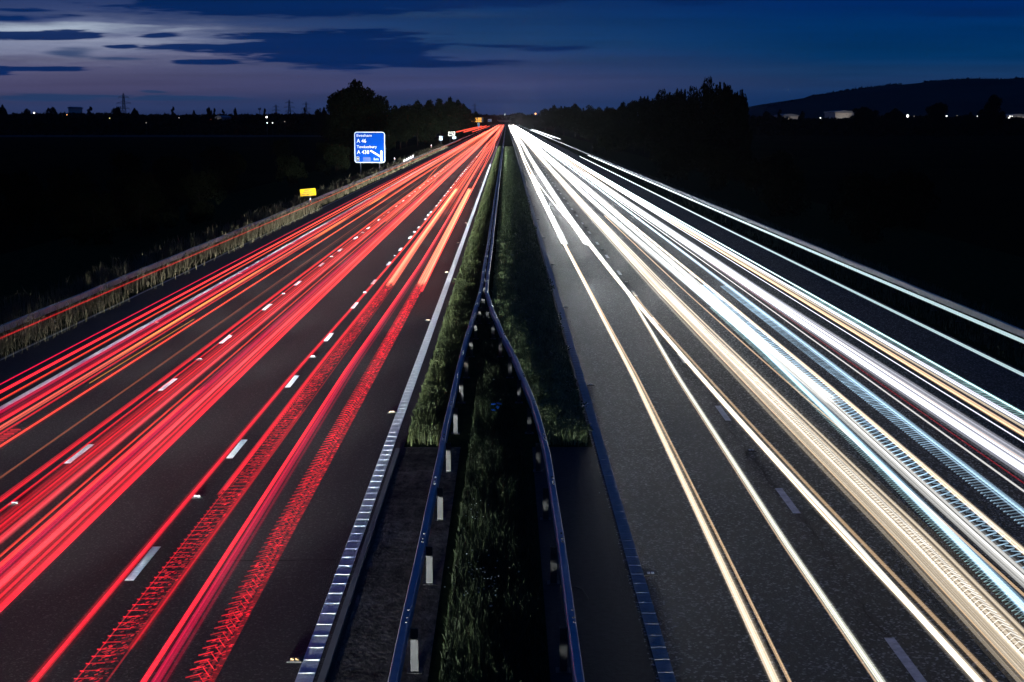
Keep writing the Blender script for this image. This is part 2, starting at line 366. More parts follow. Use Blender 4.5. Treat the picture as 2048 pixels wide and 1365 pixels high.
for y in (-34, -22, -10, 2):
    for x in (-4.6, -8.4): l = headlamp_or_sign_spot(x, y, .75, (x + .2, y + 40, .55), 30000, 11, 1.0); l.scale = (2.6, 1, 1); l.data.color = (.9, .96, 1)
# headlamps of the oncoming traffic farther up the right carriageway
for x in (4.3, 7.7, 11.4):
    y = 78.0
    while y < 700:
        l = headlamp_or_sign_spot(x + random.uniform(-.4, .4), y, .68, (x, y - 40, .6), 850 * (1 + y / 120), 11, 1.0, (.9, .96, 1)); l.scale = (3, 1, 1); y += 8 + y * .09
# narrow spots added to brighten signs and marker posts, in place of retroreflection
headlamp_or_sign_spot(-11.5, 120, .7, (-20.9, 218, 2.9), 100000, 6, .8, (1, 1, .97))
headlamp_or_sign_spot(-12.0, 90, .7, (-18.5, 131, 1.15), 6000, 5, .9)
headlamp_or_sign_spot(-11.0, 330, .7, (-19.5, 450, 3.0), 22000, 8, .8)
headlamp_or_sign_spot(-11.0, 680, .7, (-16.5, 812, 4.0), 25000, 6, .8)
headlamp_or_sign_spot(-11.5, 190, .7, (-18.3, 262, .6), 18000, 7, .9)

# ------------------------------------------------------------------ safety barriers
def barrier(label, pts, side, Y0=12, Y1=210, post_dx=.13, gap=4.0, zc=.62, hgt=.24, dep=.125, phase=0, y_end=FAR, group=None):
    P = np.array(pts, float); fx = lambda y: float(np.interp(y, P[:, 0], P[:, 1]))
    root = empty('safety_barrier', (fx(Y0), Y0, 0), label, 'crash barrier', group)
    # box rail with softened edges, swept along the line
    prof = [(-dep/2, -hgt/2+.02), (-dep/2, hgt/2-.015), (-dep/2+.015, hgt/2), (dep/2-.015, hgt/2), (dep/2, hgt/2-.015), (dep/2, -hgt/2+.02), (dep/2-.02, -hgt/2), (-dep/2+.02, -hgt/2)]
    ys = list(np.arange(-30, 80, 1.5)) + list(np.geomspace(80, y_end, 60)); b = MB(); n = len(prof)
    for y in ys:
        wob = .004 * math.sin(y * .9) + .009 * math.sin(y * .23 + 1)
        x = fx(y) + wob * (1 if y < 300 else 3)
        for px, pz in prof: b.v.append((x + px, y, zc + pz + .01 * math.sin(y * .4)))
    for j in range(len(ys) - 1):
        for q in range(n): b.f.append((j*n+q, j*n+(q+1) % n, (j+1)*n+(q+1) % n, (j+1)*n+q))
    b.f.append(tuple(range(n))); b.f.append(tuple(range((len(ys)-1)*n, len(ys)*n)))
    beam = b.build('rail', MT['galv'], root, smooth=False); beam.location = -root.location
    # splice bolts, in pairs on the rail top
    y = Y0 + phase
    bolts = MB(); 
    while y < 90:
        for d in (0, .18, .5): bolts.box((fx(y + d) + .02, y + d, zc + hgt/2 + .012), (.035, .035, .03))
        y += gap
    bo = bolts.build('splice_bolts', MT['steel_dark'], beam); bo['kind'] = 'stuff'
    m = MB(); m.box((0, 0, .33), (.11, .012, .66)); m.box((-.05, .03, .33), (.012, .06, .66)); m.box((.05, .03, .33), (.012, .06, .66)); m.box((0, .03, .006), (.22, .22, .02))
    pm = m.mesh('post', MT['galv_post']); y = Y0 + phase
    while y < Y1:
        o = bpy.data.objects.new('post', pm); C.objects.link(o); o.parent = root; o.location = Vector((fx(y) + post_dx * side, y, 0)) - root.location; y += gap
    return root
barrier('steel box rail barrier on the left of the central grass, bending out towards the viewer', [(-40, -1.5), (20, -1.46), (32, -1.45), (44, -1.37), (52, -1.24), (61, -1.10), (75, -1.09), (4000, -1.09)], 1, phase=3.2, gap=3.95, Y0=12.4)
barrier('steel box rail right of the central grass, curving over to meet the other rail', [(-40, .98), (19, .95), (25, .93), (30, .88), (33, .80), (35.5, .70), (39, .50), (42.8, .27), (48.3, -.17), (54, -.56), (60, -.86), (62, -.87), (75, -.86), (4000, -.86)], -1, phase=3.2, gap=3.95, Y0=12.4)
barrier('steel crash barrier among tall dry grass on the left verge', [(-40, -17.75), (4000, -17.75)], -1, Y0=30, Y1=240, gap=3.2)
barrier('steel crash barrier on the dark right verge beside the hard shoulder', [(-40, 17.75), (4000, 17.75)], 1, Y0=30, Y1=240, gap=3.2)

# ------------------------------------------------------------------ grass
def grass(name, n, fx0, fx1, y0, y1, hmin, hmax, wid, m, label, power=1.0, lean=.25, clump=.5, cat=None, zbase=0):
    u = rng.random(n); a = 1 - power
    y = np.exp(np.log(y0) + u * (np.log(y1) - np.log(y0))) if power == 1.0 else y0 + (y1 - y0) * u
    y = y + np.where(y < y0 * 1.06, np.abs(rng.normal(0, .5, n)), 0) * (.4 + np.abs(np.sin(rng.random(n) * 9)))
    x0 = np.array([fx0(t) for t in y]); x1 = np.array([fx1(t) for t in y]); x = x0 + (x1 - x0) * rng.random(n)
    cl = .5 + .5 * np.sin(x * 3.1 + 1.3 * np.sin(y * .7)) * np.sin(y * 1.15 + 1.7 * np.sin(x * 2.3)); cl2 = rng.random(n)
    h = (hmin + (hmax - hmin) * (cl * clump + cl2 * (1 - clump))) * (0.8 + .4 * rng.random(n))
    edge = np.minimum(x - x0, x1 - x); h *= np.clip(.45 + edge * 1.3, .45, 1)
    s = np.clip(y / 60, 1, 5); w = wid * s * (.6 + .8 * rng.random(n)); th = rng.random(n) * math.pi * 2
    dx = np.cos(th) * w / 2; dy = np.sin(th) * w / 2
    lx = rng.normal(0, lean, n) * h; ly = rng.normal(0, lean, n) * h
    v = np.zeros((n, 5, 3), np.float32)
    v[:, 0] = np.c_[x - dx, y - dy, np.full(n, zbase)]; v[:, 1] = np.c_[x + dx, y + dy, np.full(n, zbase)]
    v[:, 2] = np.c_[x + dx*.8 + lx*.35, y + dy*.8 + ly*.35, h*.6]; v[:, 3] = np.c_[x - dx*.8 + lx*.35, y - dy*.8 + ly*.35, h*.6]
    v[:, 4] = np.c_[x + lx, y + ly, h]
    i = np.arange(n) * 5
    tri = np.concatenate([np.c_[i, i+1, i+2], np.c_[i, i+2, i+3], np.c_[i+3, i+2, i+4]])
    o = bpy.data.objects.new(name, np_mesh(name, v, tri, m, 3)); C.objects.link(o); return tag(o, label, kind='stuff')
RL = lambda y: float(np.interp(y, [20, 44, 61, 4000], [-1.2, -1.12, -.99, -.99]))
RR = lambda y: float(np.interp(y, [19, 30, 35.5, 42.8, 48.3, 60, 4000], [.7, .62, .45, .05, -.35, -.98, -.98]))
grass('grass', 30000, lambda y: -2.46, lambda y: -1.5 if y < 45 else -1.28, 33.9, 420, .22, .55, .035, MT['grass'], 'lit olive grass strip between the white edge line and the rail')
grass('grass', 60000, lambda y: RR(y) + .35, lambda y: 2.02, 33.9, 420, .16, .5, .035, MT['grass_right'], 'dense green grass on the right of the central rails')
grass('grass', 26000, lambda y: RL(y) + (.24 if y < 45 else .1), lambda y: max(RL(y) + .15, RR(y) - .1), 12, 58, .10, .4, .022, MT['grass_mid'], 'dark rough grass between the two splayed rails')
grass('grass', 15000, lambda y: -20.6, lambda y: -17.05, 32, 420, .12, 1.15, .03, MT['dry'], 'tall dry grass along the left verge', lean=.2, clump=.75)
for ya, yb, n_ in ((35, 62, 700), (84, 128, 900), (64, 84, 200)):
    grass('grass', n_, lambda y: -17.7, lambda y: -16.5, ya, yb, .7, 1.25, .02, MT['dry'], 'pale feathery grass stalks rising against the left verge rail', lean=.22, clump=.6, power=0)
grass('grass', 14000, lambda y: 16.6, lambda y: 20.2, 30, 420, .15, .6, .035, MT['grass_dark'], 'short dark grass along the right verge')
# small white flowers in the grass
def flowers(cx, cy, sx, sy, n, z0, z1, r):
    v = []; f = []
    for _ in range(n):
        x, y, z = random.gauss(cx, sx), random.gauss(cy, sy), random.uniform(z0, z1); i = len(v)
        for q in range(6): v.append((x + r * math.cos(q*1.047), y + r * math.sin(q*1.047), z + random.uniform(-.008, .008)))
        v.append((x, y, z - r*.8)); f += [(i+q, i+(q+1) % 6, i+6) for q in range(6)]
    return v, f
fv = []; ff = []
for a in ((-.35, 22.6, .22, .7, 46, .32, .46, .016), (-.62, 26.5, .12, .6, 14, .32, .45, .013), (.9, 58, .6, 7, 110, .38, .5, .02), (.6, 90, .7, 14, 160, .38, .5, .028), (1.5, 40, .35, 4, 30, .3, .46, .013)):
    v, f = flowers(*a); i = len(fv); fv += v; ff += [tuple(q + i for q in t) for t in f]
o = bpy.data.objects.new('wild_flowers', np_mesh('wild_flowers', fv, ff, MT['petal'], 3)); C.objects.link(o); tag(o, 'small white flower heads dotted through the central grass', kind='stuff')

# litter and a stick
b = MB()
for q in range(5): b.box((random.uniform(-.12, .12), random.uniform(-.2, .2), .05 + .05*q), (.11, .07, .03), Matrix.Rotation(random.uniform(0, 3), 3, 'Z') @ Matrix.Rotation(random.uniform(-.6, .6), 3, 'X'))
tag(b.build('litter', MT['plastic_blue'], loc=(-.28, 37.2, .2)), 'crumpled blue plastic litter caught in the grass between the splayed rails', 'litter')
b = MB(); b.tube([(1.03, 23.25, .03), (1.15, 23.2, .045), (1.28, 23.05, .05), (1.37, 22.6, .03)], [.008, .014, .014, .008], 6)
tag(b.build('fallen_stick', MT['galv_post']), 'bent fallen stick lying on the dark asphalt beside the right rail', 'stick')

# ------------------------------------------------------------------ road studs
def stud(refl):
    root = empty('road_stud', (0, 0, 0), 'x', 'road stud')
    b = MB(); b.poly([(-.12, 0), (-.12, .012), (-.09, .024), (.09, .024), (.12, .012), (.12, 0)], -.10, .10); b.box((0, .16, .004), (.16, .12, .008)); b.build('base', MT['rubber'], root)
    b = MB()
    for x in (-.035, .035): b.box((x, -.03, .036), (.05, .06, .02)); 
    b.build('reflector', MT[refl], root); return root
protos = {}
def studs(X, y0, n, refl, label, group):
    for q in range(n):
        if refl not in protos: o = protos[refl] = stud(refl)
        else: o = copy_tree(protos[refl])
        o.location = (X, y0 + 18*q, .006); o['label'] = label; o['group'] = group
studs(-6.53, 29.2, 12, 'white_refl', 'white reflective stud in the dashed lane line nearest the median, under the red light', 'studs of the left carriageway dashed line nearest the median')
studs(-10.2, 28.7, 12, 'white_refl', 'white reflective stud in the dashed line nearest the left hard shoulder', 'studs of the left carriageway dashed line nearest the shoulder')
studs(-3.12, 20, 12, 'amber_refl', 'small amber stud beside the bright ribbed line left of the central grass', 'amber studs along the median of the left carriageway')
studs(-13.75, 19.4, 12, 'red_refl', 'small red stud beside the ribbed line along the left hard shoulder', 'red studs along the left hard shoulder')
studs(2.52, 24, 12, 'white_refl', 'small pale stud beside the ribbed line right of the central grass', 'studs along the median of the right carriageway')
studs(5.88, 33.4, 12, 'white_refl', 'white stud in the dashed line nearest the median under the white light', 'studs of the right carriageway dashed line nearest the median')
studs(9.54, 32, 10, 'white_refl', 'white stud in the outer dashed line of the right carriageway', 'studs of the right carriageway outer dashed line')

# ------------------------------------------------------------------ signs
def place(px, py, Y): return at(px, py, Y)
def rrect(w, h, r, x0=0, z0=0):
    p = []
    for cx, cz, a0 in ((w-r, h-r, 0), (r, h-r, 90), (r, r, 180), (w-r, r, 270)):
        for q in range(5): a = R(a0 + q*22.5); p.append((x0 + cx + r*math.cos(a), z0 + cz + r*math.sin(a)))
    return p
def frame(mb, w, h, r, t, y0, y1, x0=0, z0=0):       # rounded border ring
    o = rrect(w, h, r, x0, z0); i = rrect(w-2*t, h-2*t, max(r-t, .01), x0+t, z0+t); n = len(o); k0 = len(mb.v)
    for y in (y0, y1): mb.v += [(x, y, z) for x, z in o] + [(x, y, z) for x, z in i]
    for q in range(n):
        a, b_ = q, (q+1) % n
        for A, B, Cc, D in ((a, b_, n+b_, n+a), (2*n+a, 3*n+a, 3*n+b_, 2*n+b_), (a, 2*n+a, 2*n+b_, b_), (n+a, n+b_, 3*n+b_, 3*n+a)): mb.f.append((k0+A, k0+B, k0+Cc, k0+D))
# the big direction sign
SY = 215.0
tl = at(708.2, 264, SY); br = at(770.6, 326.3, SY)
SW, SH = br.x - tl.x, tl.z - br.z
s = empty('direction_sign', (tl.x, SY, 0), 'large blue motorway sign reading Evesham A46, Tewkesbury A438, with slip road arrow', 'road sign')
zb = br.z; m1 = SW / 955.0
def px2(x, y): return ((x - 410) * m1, zb + (1165 - y) * m1)
b = MB(); b.poly(rrect(SW, SH, .38, 0, zb), 0, .05); pan = b.build('sign_panel', MT['sign_blue'], s)
b = MB(); frame(b, SW, SH, .38, .135, -.014, -.003, 0, zb); b.build('border', MT['sign_white'], s)
def put(txt, x0, x1, ytop, ybase): 
    b = MB(); x, z = px2(x0, ybase); text_into(b, txt, x, z, (ybase - ytop) * m1, (x1 - x0) * m1, -.008); b.build('lettering', MT['sign_white'], s)
put('Evesham', 484, 957, 272, 357); put('A 46', 486, 778, 418, 540); put('Tewkesbury', 484, 1112, 618, 706); put('A 438', 486, 868, 765, 886); put('1m', 1012, 1156, 1000, 1086)
b = MB()
pts = [px2(*q) for q in ((1216, 1116), (1216, 1000), (905, 812), (898, 780), (940, 768), (1216, 936), (1216, 800), (1247, 770), (1277, 800), (1277, 1116))]
b.poly(pts, -.014, -.004); b.build('slip_road_arrow', MT['sign_white'], s)
b = MB(); x, z = px2(466, 1110); b.poly(rrect(90*m1, 138*m1, .08, x, z), -.008, -.002); jb = b.build('junction_plate', MT['sign_black'], s)
b = MB(); frame(b, 90*m1, 138*m1, .08, .04, -.013, -.0085, x, z); text_into(b, '9', x + 24*m1, z + 32*m1, 76*m1, 44*m1, -.013); b.build('junction_number', MT['cream'], jb)
b = MB(); x, z = px2(670, 1110); b.box((x + 120*m1, -.004, z + 60*m1), (240*m1, .003, 120*m1)); b.build('patch', MT['sign_blue_dark'], s)
for xx in (.9, SW - .9): b = MB(); b.tube([(xx, .12, -.1), (xx, .12, zb + SH - .2)], .08, 8); b.build('post', MT['steel_dark'], s)

# yellow warning sign
YY = 132.0; c = at(615.8, 385, YY)
s = empty('warning_sign', (c.x, YY, 0), 'tilted yellow sign reading SAFETY BARRIER INCOMPLETE beside the left verge rail', 'road sign')
w, h = 31 * YY / F_PX, 14.2 * YY / F_PX
tilt = Matrix.Rotation(R(-4.6), 3, 'Y')
def tilted(mb): mb.v = [tuple(tilt @ Vector(v) + Vector((0, 0, c.z))) for v in mb.v]; return mb
b = MB(); b.box((0, .01, 0), (w, .02, h)); tilted(b).build('sign_panel', MT['sign_yellow'], s)
b = MB()
for i, (tx, ww) in enumerate((('SAFETY', .46), ('BARRIER', .54), ('INCOMPLETE', .80))): text_into(b, tx, -ww*w/2, (.135 - i*.185), .125, ww*w, -.006)
tilted(b).build('lettering', MT['sign_black'], s)
b = MB(); b.tube([(.12, .05, -.1), (.12, .05, c.z + .1)], .03, 8); b.build('post', MT['steel_dark'], s)
# marker posts
def marker(loc, h, refl, label, group=None, lean=0, wide=.11):
    s = empty('marker_post', loc, label, 'marker post', group); s.rotation_euler[1] = lean
    b = MB(); b.poly([(-wide/2, -.05), (-wide/2, h-.06), (-wide/4, h), (wide/4, h), (wide/2, h-.06), (wide/2, -.05)], 0, .07); b.build('shaft', MT['sign_white'], s)
    b = MB(); b.box((0, -.005, h*.68), (wide*.9, .01, h*.28)); b.build('reflector', MT[refl], s); return s
c = at(621, 403, 128); marker((c.x, 128, 0), 1.0, 'red_refl', 'white marker post with red reflector just below the yellow sign', wide=.16)
c = at(789, 331, 262); marker((c.x, 262, 0), 1.1, 'red_refl', 'lone marker post with orange reflector to the right of the big blue sign', wide=.16)
for i, (px, Y, ln) in enumerate(((806.5, 250, .25), (812.5, 256, .1), (817, 263, 0), (821.2, 270, 0), (825.8, 279, 0))):
    c = at(px, 300, Y)
    marker((c.x, Y, .25), .95, 'white_refl', ['leaning white reflective post, nearest of the five by the left rail', 'white reflective post second nearest of the five by the left rail', 'middle white reflective post of the five by the left rail', 'white reflective post second farthest of the five by the left rail', 'white reflective post farthest of the five by the left rail'][i], 'white reflective posts in a row by the left rail', ln, .24)
c = at(862.6, 290, 390); marker((c.x, 390, 0), 1.3, 'red_refl', 'small marker post with red reflector below the far pale blue sign', wide=.3)
# small blue sign with a white mark
def far_sign(name, px0, py0, px1, py1, Y, panel, border, label, draw=None, bt=.12):
    a = at(px0, py0, Y); e = at(px1, py1, Y); w, h = e.x - a.x, a.z - e.z
    s = empty(name, (a.x, Y, 0), label, 'road sign')
    b = MB(); b.poly(rrect(w, h, min(w, h)*.1, 0, e.z), 0, .05); b.build('sign_panel', MT[panel], s)
    b = MB(); frame(b, w, h, min(w, h)*.1, bt, -.04, -.01, 0, e.z); b.build('border', MT[border], s)
    if draw: b = MB(); draw(b, w, h, e.z); b.build('symbol', MT[border], s)
    for xx in ((w*.5,) if w < 1.5 else (w*.25, w*.75)): b = MB(); b.tube([(xx, .12, -.1), (xx, .12, e.z + h*.8)], .06, 6); b.build('post', MT['steel_dark'], s)
    return s
def d1(b, w, h, z): b.box((w*.5, -.03, z + h*.5), (w*.26, .02, h*.5)); b.box((w*.62, -.03, z + h*.72), (w*.3, .02, h*.14))
far_sign('marker_sign', 878.5, 272.8, 885.2, 281, 430, 'cyan_sign', 'sign_white', 'small pale blue sign with a white mark standing on the far left verge', d1, .1)
def d2(b, w, h, z): 
    b.box((w*.62, -.03, z + h*.45), (w*.12, .02, h*.5)); b.box((w*.74, -.03, z + h*.32), (w*.3, .02, h*.24)); b.box((w*.88, -.03, z + h*.5), (w*.1, .02, h*.3))
    for q in range(5): b.box((w*(.12 + .085*q), -.03, z + h*.64), (w*.055, .02, h*.16))
far_sign('services_sign', 896.6, 263.8, 910.4, 272.6, 520, 'sign_brown', 'cream', 'dark sign with cream border and animal shaped symbol above the left traffic', d2, .22)
def d3(b, w, h, z): 
    for q in range(4): b.box((w*(.2 + .2*q), -.03, z + h*.5), (w*.12, .02, h*.45))
far_sign('distance_sign', 904.8, 273.2, 912.2, 278.2, 505, 'cyan_sign', 'sign_white', 'low pale blue plate with white bars under the dark cream bordered sign', d3, .12)
# amber message sign on its mast
MY = 815.0; a = at(941.2, 235.2, MY); e = at(966.5, 245.2, MY); w, h = e.x - a.x, a.z - e.z
s = empty('message_sign', (a.x, MY, 0), 'dark overhead message board glowing with amber letters above the left carriageway', 'message sign')
b = MB(); b.box((w/2, .4, e.z + h/2), (w, .8, h)); b.build('housing', MT['steel_dark'], s)
b = MB(); rr = random.Random(5)
def leds(x0, x1, zr, hh, pat):
    n = len(pat); dx = (x1 - x0) / n
    for q, ch in enumerate(pat):
        xc = x0 + dx*(q+.5)
        if ch == '#': b.box((xc, -.05, zr), (dx*.82, .06, hh))
        elif ch == '/': b.box((xc - dx*.12, -.05, zr - hh*.25), (dx*.5, .06, hh*.5)); b.box((xc + dx*.2, -.05, zr + hh*.25), (dx*.5, .06, hh*.5))
        elif ch == '-': b.box((xc, -.05, zr + hh*.2), (dx*.8, .06, hh*.55))
        elif ch == '|': b.box((xc, -.05, zr), (dx*.4, .06, hh))
rows = ((.80, '-# /#| ####'), (.50, '/- #/#|####'), (.17, '-| #-#-####'))
for zz, pat in rows: leds(w*.06, w*.86, e.z + h*zz, h*.22, pat)
b.build('led_letters', MT['led'], s)
b = MB(); b.tube([(w*.62, .5, 0), (w*.62, .5, e.z)], .22, 8); b.build('mast', MT['steel_dark'], s)
def d4(b, w, h, z): b.poly([(w*.15, z + h*.75), (w*.15, z + h*.95), (w*.85, z + h*.75), (w*.85, z + h*.35)], -.03, -.01)
far_sign('countdown_sign', 955, 246, 959.2, 254.2, 800, 'cyan_sign', 'sign_white', 'tall narrow blue sign just under the amber message board', None, .1)
far_sign('overhead_sign', 976, 238.6, 983.2, 244, 1150, 'cyan_sign', 'sign_white', 'small pale blue sign between the amber board and the far bridge', d4, .2)

# ------------------------------------------------------------------ far bridge, spire, lamps, sheds
BY = 2480.0; a = at(991, 241.3, BY); e = at(1037, 244.2, BY)
s = empty('road_bridge', (a.x, BY, 0), 'dark flat bridge crossing the motorway at the far vanishing point', 'bridge')
w = e.x - a.x
b = MB(); b.box((w/2, 5, (a.z + e.z)/2), (w*1.5, 10, a.z - e.z)); b.build('deck', MT['concrete'], s)
b = MB(); b.box((w/2, -.2, a.z + .6), (w*1.5, .3, 1.1)); b.build('parapet', MT['steel_dark'], s)
for xx in (-w*.04, w*.5, w*1.04): b = MB(); b.box((xx, 5, e.z/2), (1.2, 8, e.z)); b.build('pier', MT['concrete'], s)
for sx in (-1, 1):
    b = MB(); b.poly([(w/2 + sx*w*.56, -.1), (w/2 + sx*w*.70, a.z), (w/2 + sx*w*2.5, a.z - 1), (w/2 + sx*w*4.5, -.1)], 1, 9); b.build('embankment', MT['verge'], s)
SPY = 3000.0; a = at(1010, 226.8, SPY); e = at(1010, 233.2, SPY)
s = empty('church_spire', (a.x, SPY, 0), 'glowing pale church spire far beyond the bridge', 'spire')
b = MB(); b.tube([(0, 0, e.z), (0, 0, a.z)], [2.6, .15], 8); b.build('spire', MT['spire_glow'], s)
b = MB(); b.box((0, 0, e.z/2), (5, 5, e.z)); b.build('tower', MT['concrete'], s)
b = MB(); b.tube([(0, 0, a.z), (0, 0, a.z + 7)], .22, 5); b.build('finial', MT['steel_dark'], s)

def lamp(px, py, Y, m, r, label, group=None, twin=False):
    c = at(px, py, Y); s = empty('street_lamp', (c.x, Y, 0), label, 'lamp', group)
    b = MB(); b.tube([(0, .3, 0), (0, .3, c.z + r*.4), (0, -.2, c.z + r*.9)], [r*.22, r*.15, r*.12], 6); b.build('pole', MT['steel_dark'], s)
    b = MB(); b.tube([(0, -r, c.z), (0, -r*.5, c.z + r*.1), (0, r*.6, c.z)], [r*.75, r, r*.6], 8); b.build('lamp_head', MT[m], s); return s
for a in ((1071, 228.2, 1500, 'lamp_orange', .9, 'single orange lamp above the dark trees right of the vanishing point'),
          (68.5, 226.5, 1100, 'lamp_white', .6, 'white lamp on the skyline near the left edge'),
          (134, 230, 1150, 'lamp_orange', .32, 'faint orange lamp among the far left trees'),
          (219.5, 237, 850, 'lamp_yellow', .34, 'small yellow lamp below the nearest pylon'),
          (292.5, 246, 700, 'lamp_dim', .26, 'very faint lamp low in the left fields right of the nearest pylon'),
          (357.5, 235.2, 900, 'lamp_white', .38, 'white lamp beside a slim poplar on the left'),
          (422, 241, 800, 'lamp_red', .5, 'dull red lamp in front of the left farm shed'),
          (462.5, 229.5, 1300, 'lamp_white', .42, 'tiny white lamp on the skyline between the left tree clumps'),
          (533.3, 234.8, 700, 'lamp_white', .42, 'brightest tall white lamp below the group of three pylons'),
          (534.5, 246.2, 690, 'lamp_white', .24, 'low white lamp straight under the brightest left lamp'),
          (545.2, 246.2, 700, 'lamp_white', .22, 'low white lamp to the right of the brightest left lamp'),
          (569.5, 243.8, 700, 'lamp_dim', .26, 'faint grey lamp under the middle far pylon'),
          (1637.5, 238.8, 900, 'lamp_yellow', .55, 'yellowish lamp left of the lit white shed'),
          (1640.6, 236.6, 905, 'lamp_white', .38, 'white lamp touching the yellowish lamp by the lit shed'),
          (1619.5, 238.4, 905, 'lamp_dim', .3, 'faint lamp in the gap between the two right sheds'),
          (1577, 238.4, 905, 'lamp_dim', .26, 'faint lamp in front of the long low shed'),
          (1814.8, 232.6, 900, 'lamp_white', .82, 'brightest white floodlight at the foot of the hill'),
          (1828.2, 233, 900, 'lamp_dim', .26, 'faint lamp just right of the brightest floodlight'),
          (1893, 232.6, 900, 'lamp_white', .42, 'white lamp under the twin topped round tree on the right'),
          (1914.2, 231.6, 900, 'lamp_dim', .26, 'faint lamp between the two big round trees on the right'),
          (1954.8, 232.8, 900, 'lamp_white', .32, 'white lamp touching the left side of the biggest round tree'),
          (1957, 236.8, 880, 'lamp_yellow', .24, 'small yellow lamp low beside the biggest round tree'),
          (2019.8, 233.4, 900, 'lamp_white', .4, 'left lamp of the bright pair near the right edge'),
          (2023.4, 233.4, 900, 'lamp_white', .4, 'right lamp of the bright pair near the right edge'),
          (2018, 236.6, 895, 'lamp_white', .36, 'low white lamp under the bright pair near the right edge'),
          (2036, 234, 900, 'lamp_dim', .34, 'faint lamp closest to the right edge of the view')): lamp(*a)
def shed(px0, px1, pyt, Y, lit, label, pyb=237):
    a = at(px0, pyt, Y); e = at(px1, pyb, Y); w = e.x - a.x
    s = empty('shed', (a.x, Y, 0), label, 'industrial shed')
    b = MB(); b.box((w/2, 15, a.z/2), (w, 30, a.z)); b.build('wall', MT['shed'], s)
    b = MB(); b.poly([(-.6, a.z + .02), (w + .6, a.z + .02), (w + .6, a.z + .9), (w/2, a.z + 1.7), (-.6, a.z + .9)], -.6, 30.6); b.build('roof', MT['shed_roof'], s)
    b = MB(); b.box((w*.3, -.05, 2), (4, .1, 4)); b.build('door', MT['steel_dark'], s)
    if lit:
        b = MB(); b.box((w/2, -6, a.z - 1.2), (.8, .3, .25)); b.build('floodlight', MT['steel_dark'], s)
        l = bpy.data.lights.new('yard_light', 'AREA'); l.energy = lit; l.size = w*.7; l.size_y = .4; l.shape = 'RECTANGLE'; l.color = (1, .9, .78)
        lo = bpy.data.objects.new('yard_light', l); C.objects.link(lo); lo.parent = s; lo.location = (w/2, -9, a.z*.6); lo.rotation_euler = (R(90), 0, 0)
shed(1670, 1708, 226.4, 930, 420, 'lit white warehouse with a flat pale wall in front of the hill')
shed(1567, 1596, 233.2, 930, 220, 'long low dim shed left of the lit warehouse')
shed(2014, 2060, 233.6, 930, 350, 'low lit shed at the right edge behind the lamps')
shed(432, 441.5, 237.2, 860, 120, 'small pale farm shed far off in the left fields', 240)
shed(136.5, 146, 217.4, 1300, 0, 'dark flat topped block on the left skyline')
# pylons
def pylon(px, pyt, Y, label, th=.38):
    top = at(px, pyt, Y); H = top.z; s = empty('pylon', (top.x, Y, 0), label, 'pylon', 'electricity pylons on the left skyline')
    b = MB(); lv = [0, .2, .36, .5, .62, .72, .82, .92, 1.0]; wd = [.10, .078, .06, .045, .036, .03, .026, .02, .004]
    for i in range(len(lv) - 1):
        z0, z1, w0, w1 = lv[i]*H, lv[i+1]*H, wd[i]*H, wd[i+1]*H
        for sx in (-1, 1):
            for sy in (-1, 1): b.tube([(sx*w0, sy*w0, z0), (sx*w1, sy*w1, z1)], th*.6, 4)
        for sy in (-1, 1): b.tube([(-w0, sy*w0, z0), (w1, sy*w1, z1)], th*.4, 3); b.tube([(w0, sy*w0, z0), (-w1, sy*w1, z1)], th*.4, 3)
    b.build('lattice', MT['steel_dark'], s)
    for z, L in ((.88, .16), (.70, .22), (.54, .17)):
        b = MB()
        for sx in (-1, 1): 
            b.tube([(0, 0, z*H), (sx*L*H, 0, z*H)], th*.55, 4); b.tube([(0, 0, (z+.07)*H), (sx*L*H, 0, z*H)], th*.4, 3); b.tube([(sx*L*H, 0, z*H), (sx*L*H, 0, (z-.06)*H)], th*.3, 3)
        b.build('cross_arm', MT['steel_dark'], s)
pylon(246.6, 187, 2000, 'nearest tall lattice pylon standing alone on the left skyline', .5)
pylon(578.3, 200, 2600, 'middle and tallest of three far pylons left of the dark trees', .55)
pylon(552, 209.5, 3300, 'left of the three far pylons', .6)
pylon(612, 203.5, 3000, 'right of the three far pylons, behind a slim tree', .5)
pylon(949.5, 207, 3200, 'faint pylon rising over the trees near the vanishing point', .5)
pylon(803, 208, 3400, 'faint pylon top behind the trees right of the big dark tree', .5)
c = at(519.3, 218, 1400); s = empty('mast', (c.x, 1400, 0), 'short telecom mast with boxy head on the left skyline', 'mast')
b = MB(); b.tube([(0, 0, 0), (0, 0, c.z)], .3, 6); b.build('pole', MT['steel_dark'], s)
b = MB(); b.box((-.8, 0, c.z), (1.0, .6, 1.6)); b.box((.8, 0, c.z + .2), (1.0, .6, 1.6)); b.box((0, 0, c.z - 1), (2.6, .6, .3)); b.build('antenna', MT['steel_dark'], s)

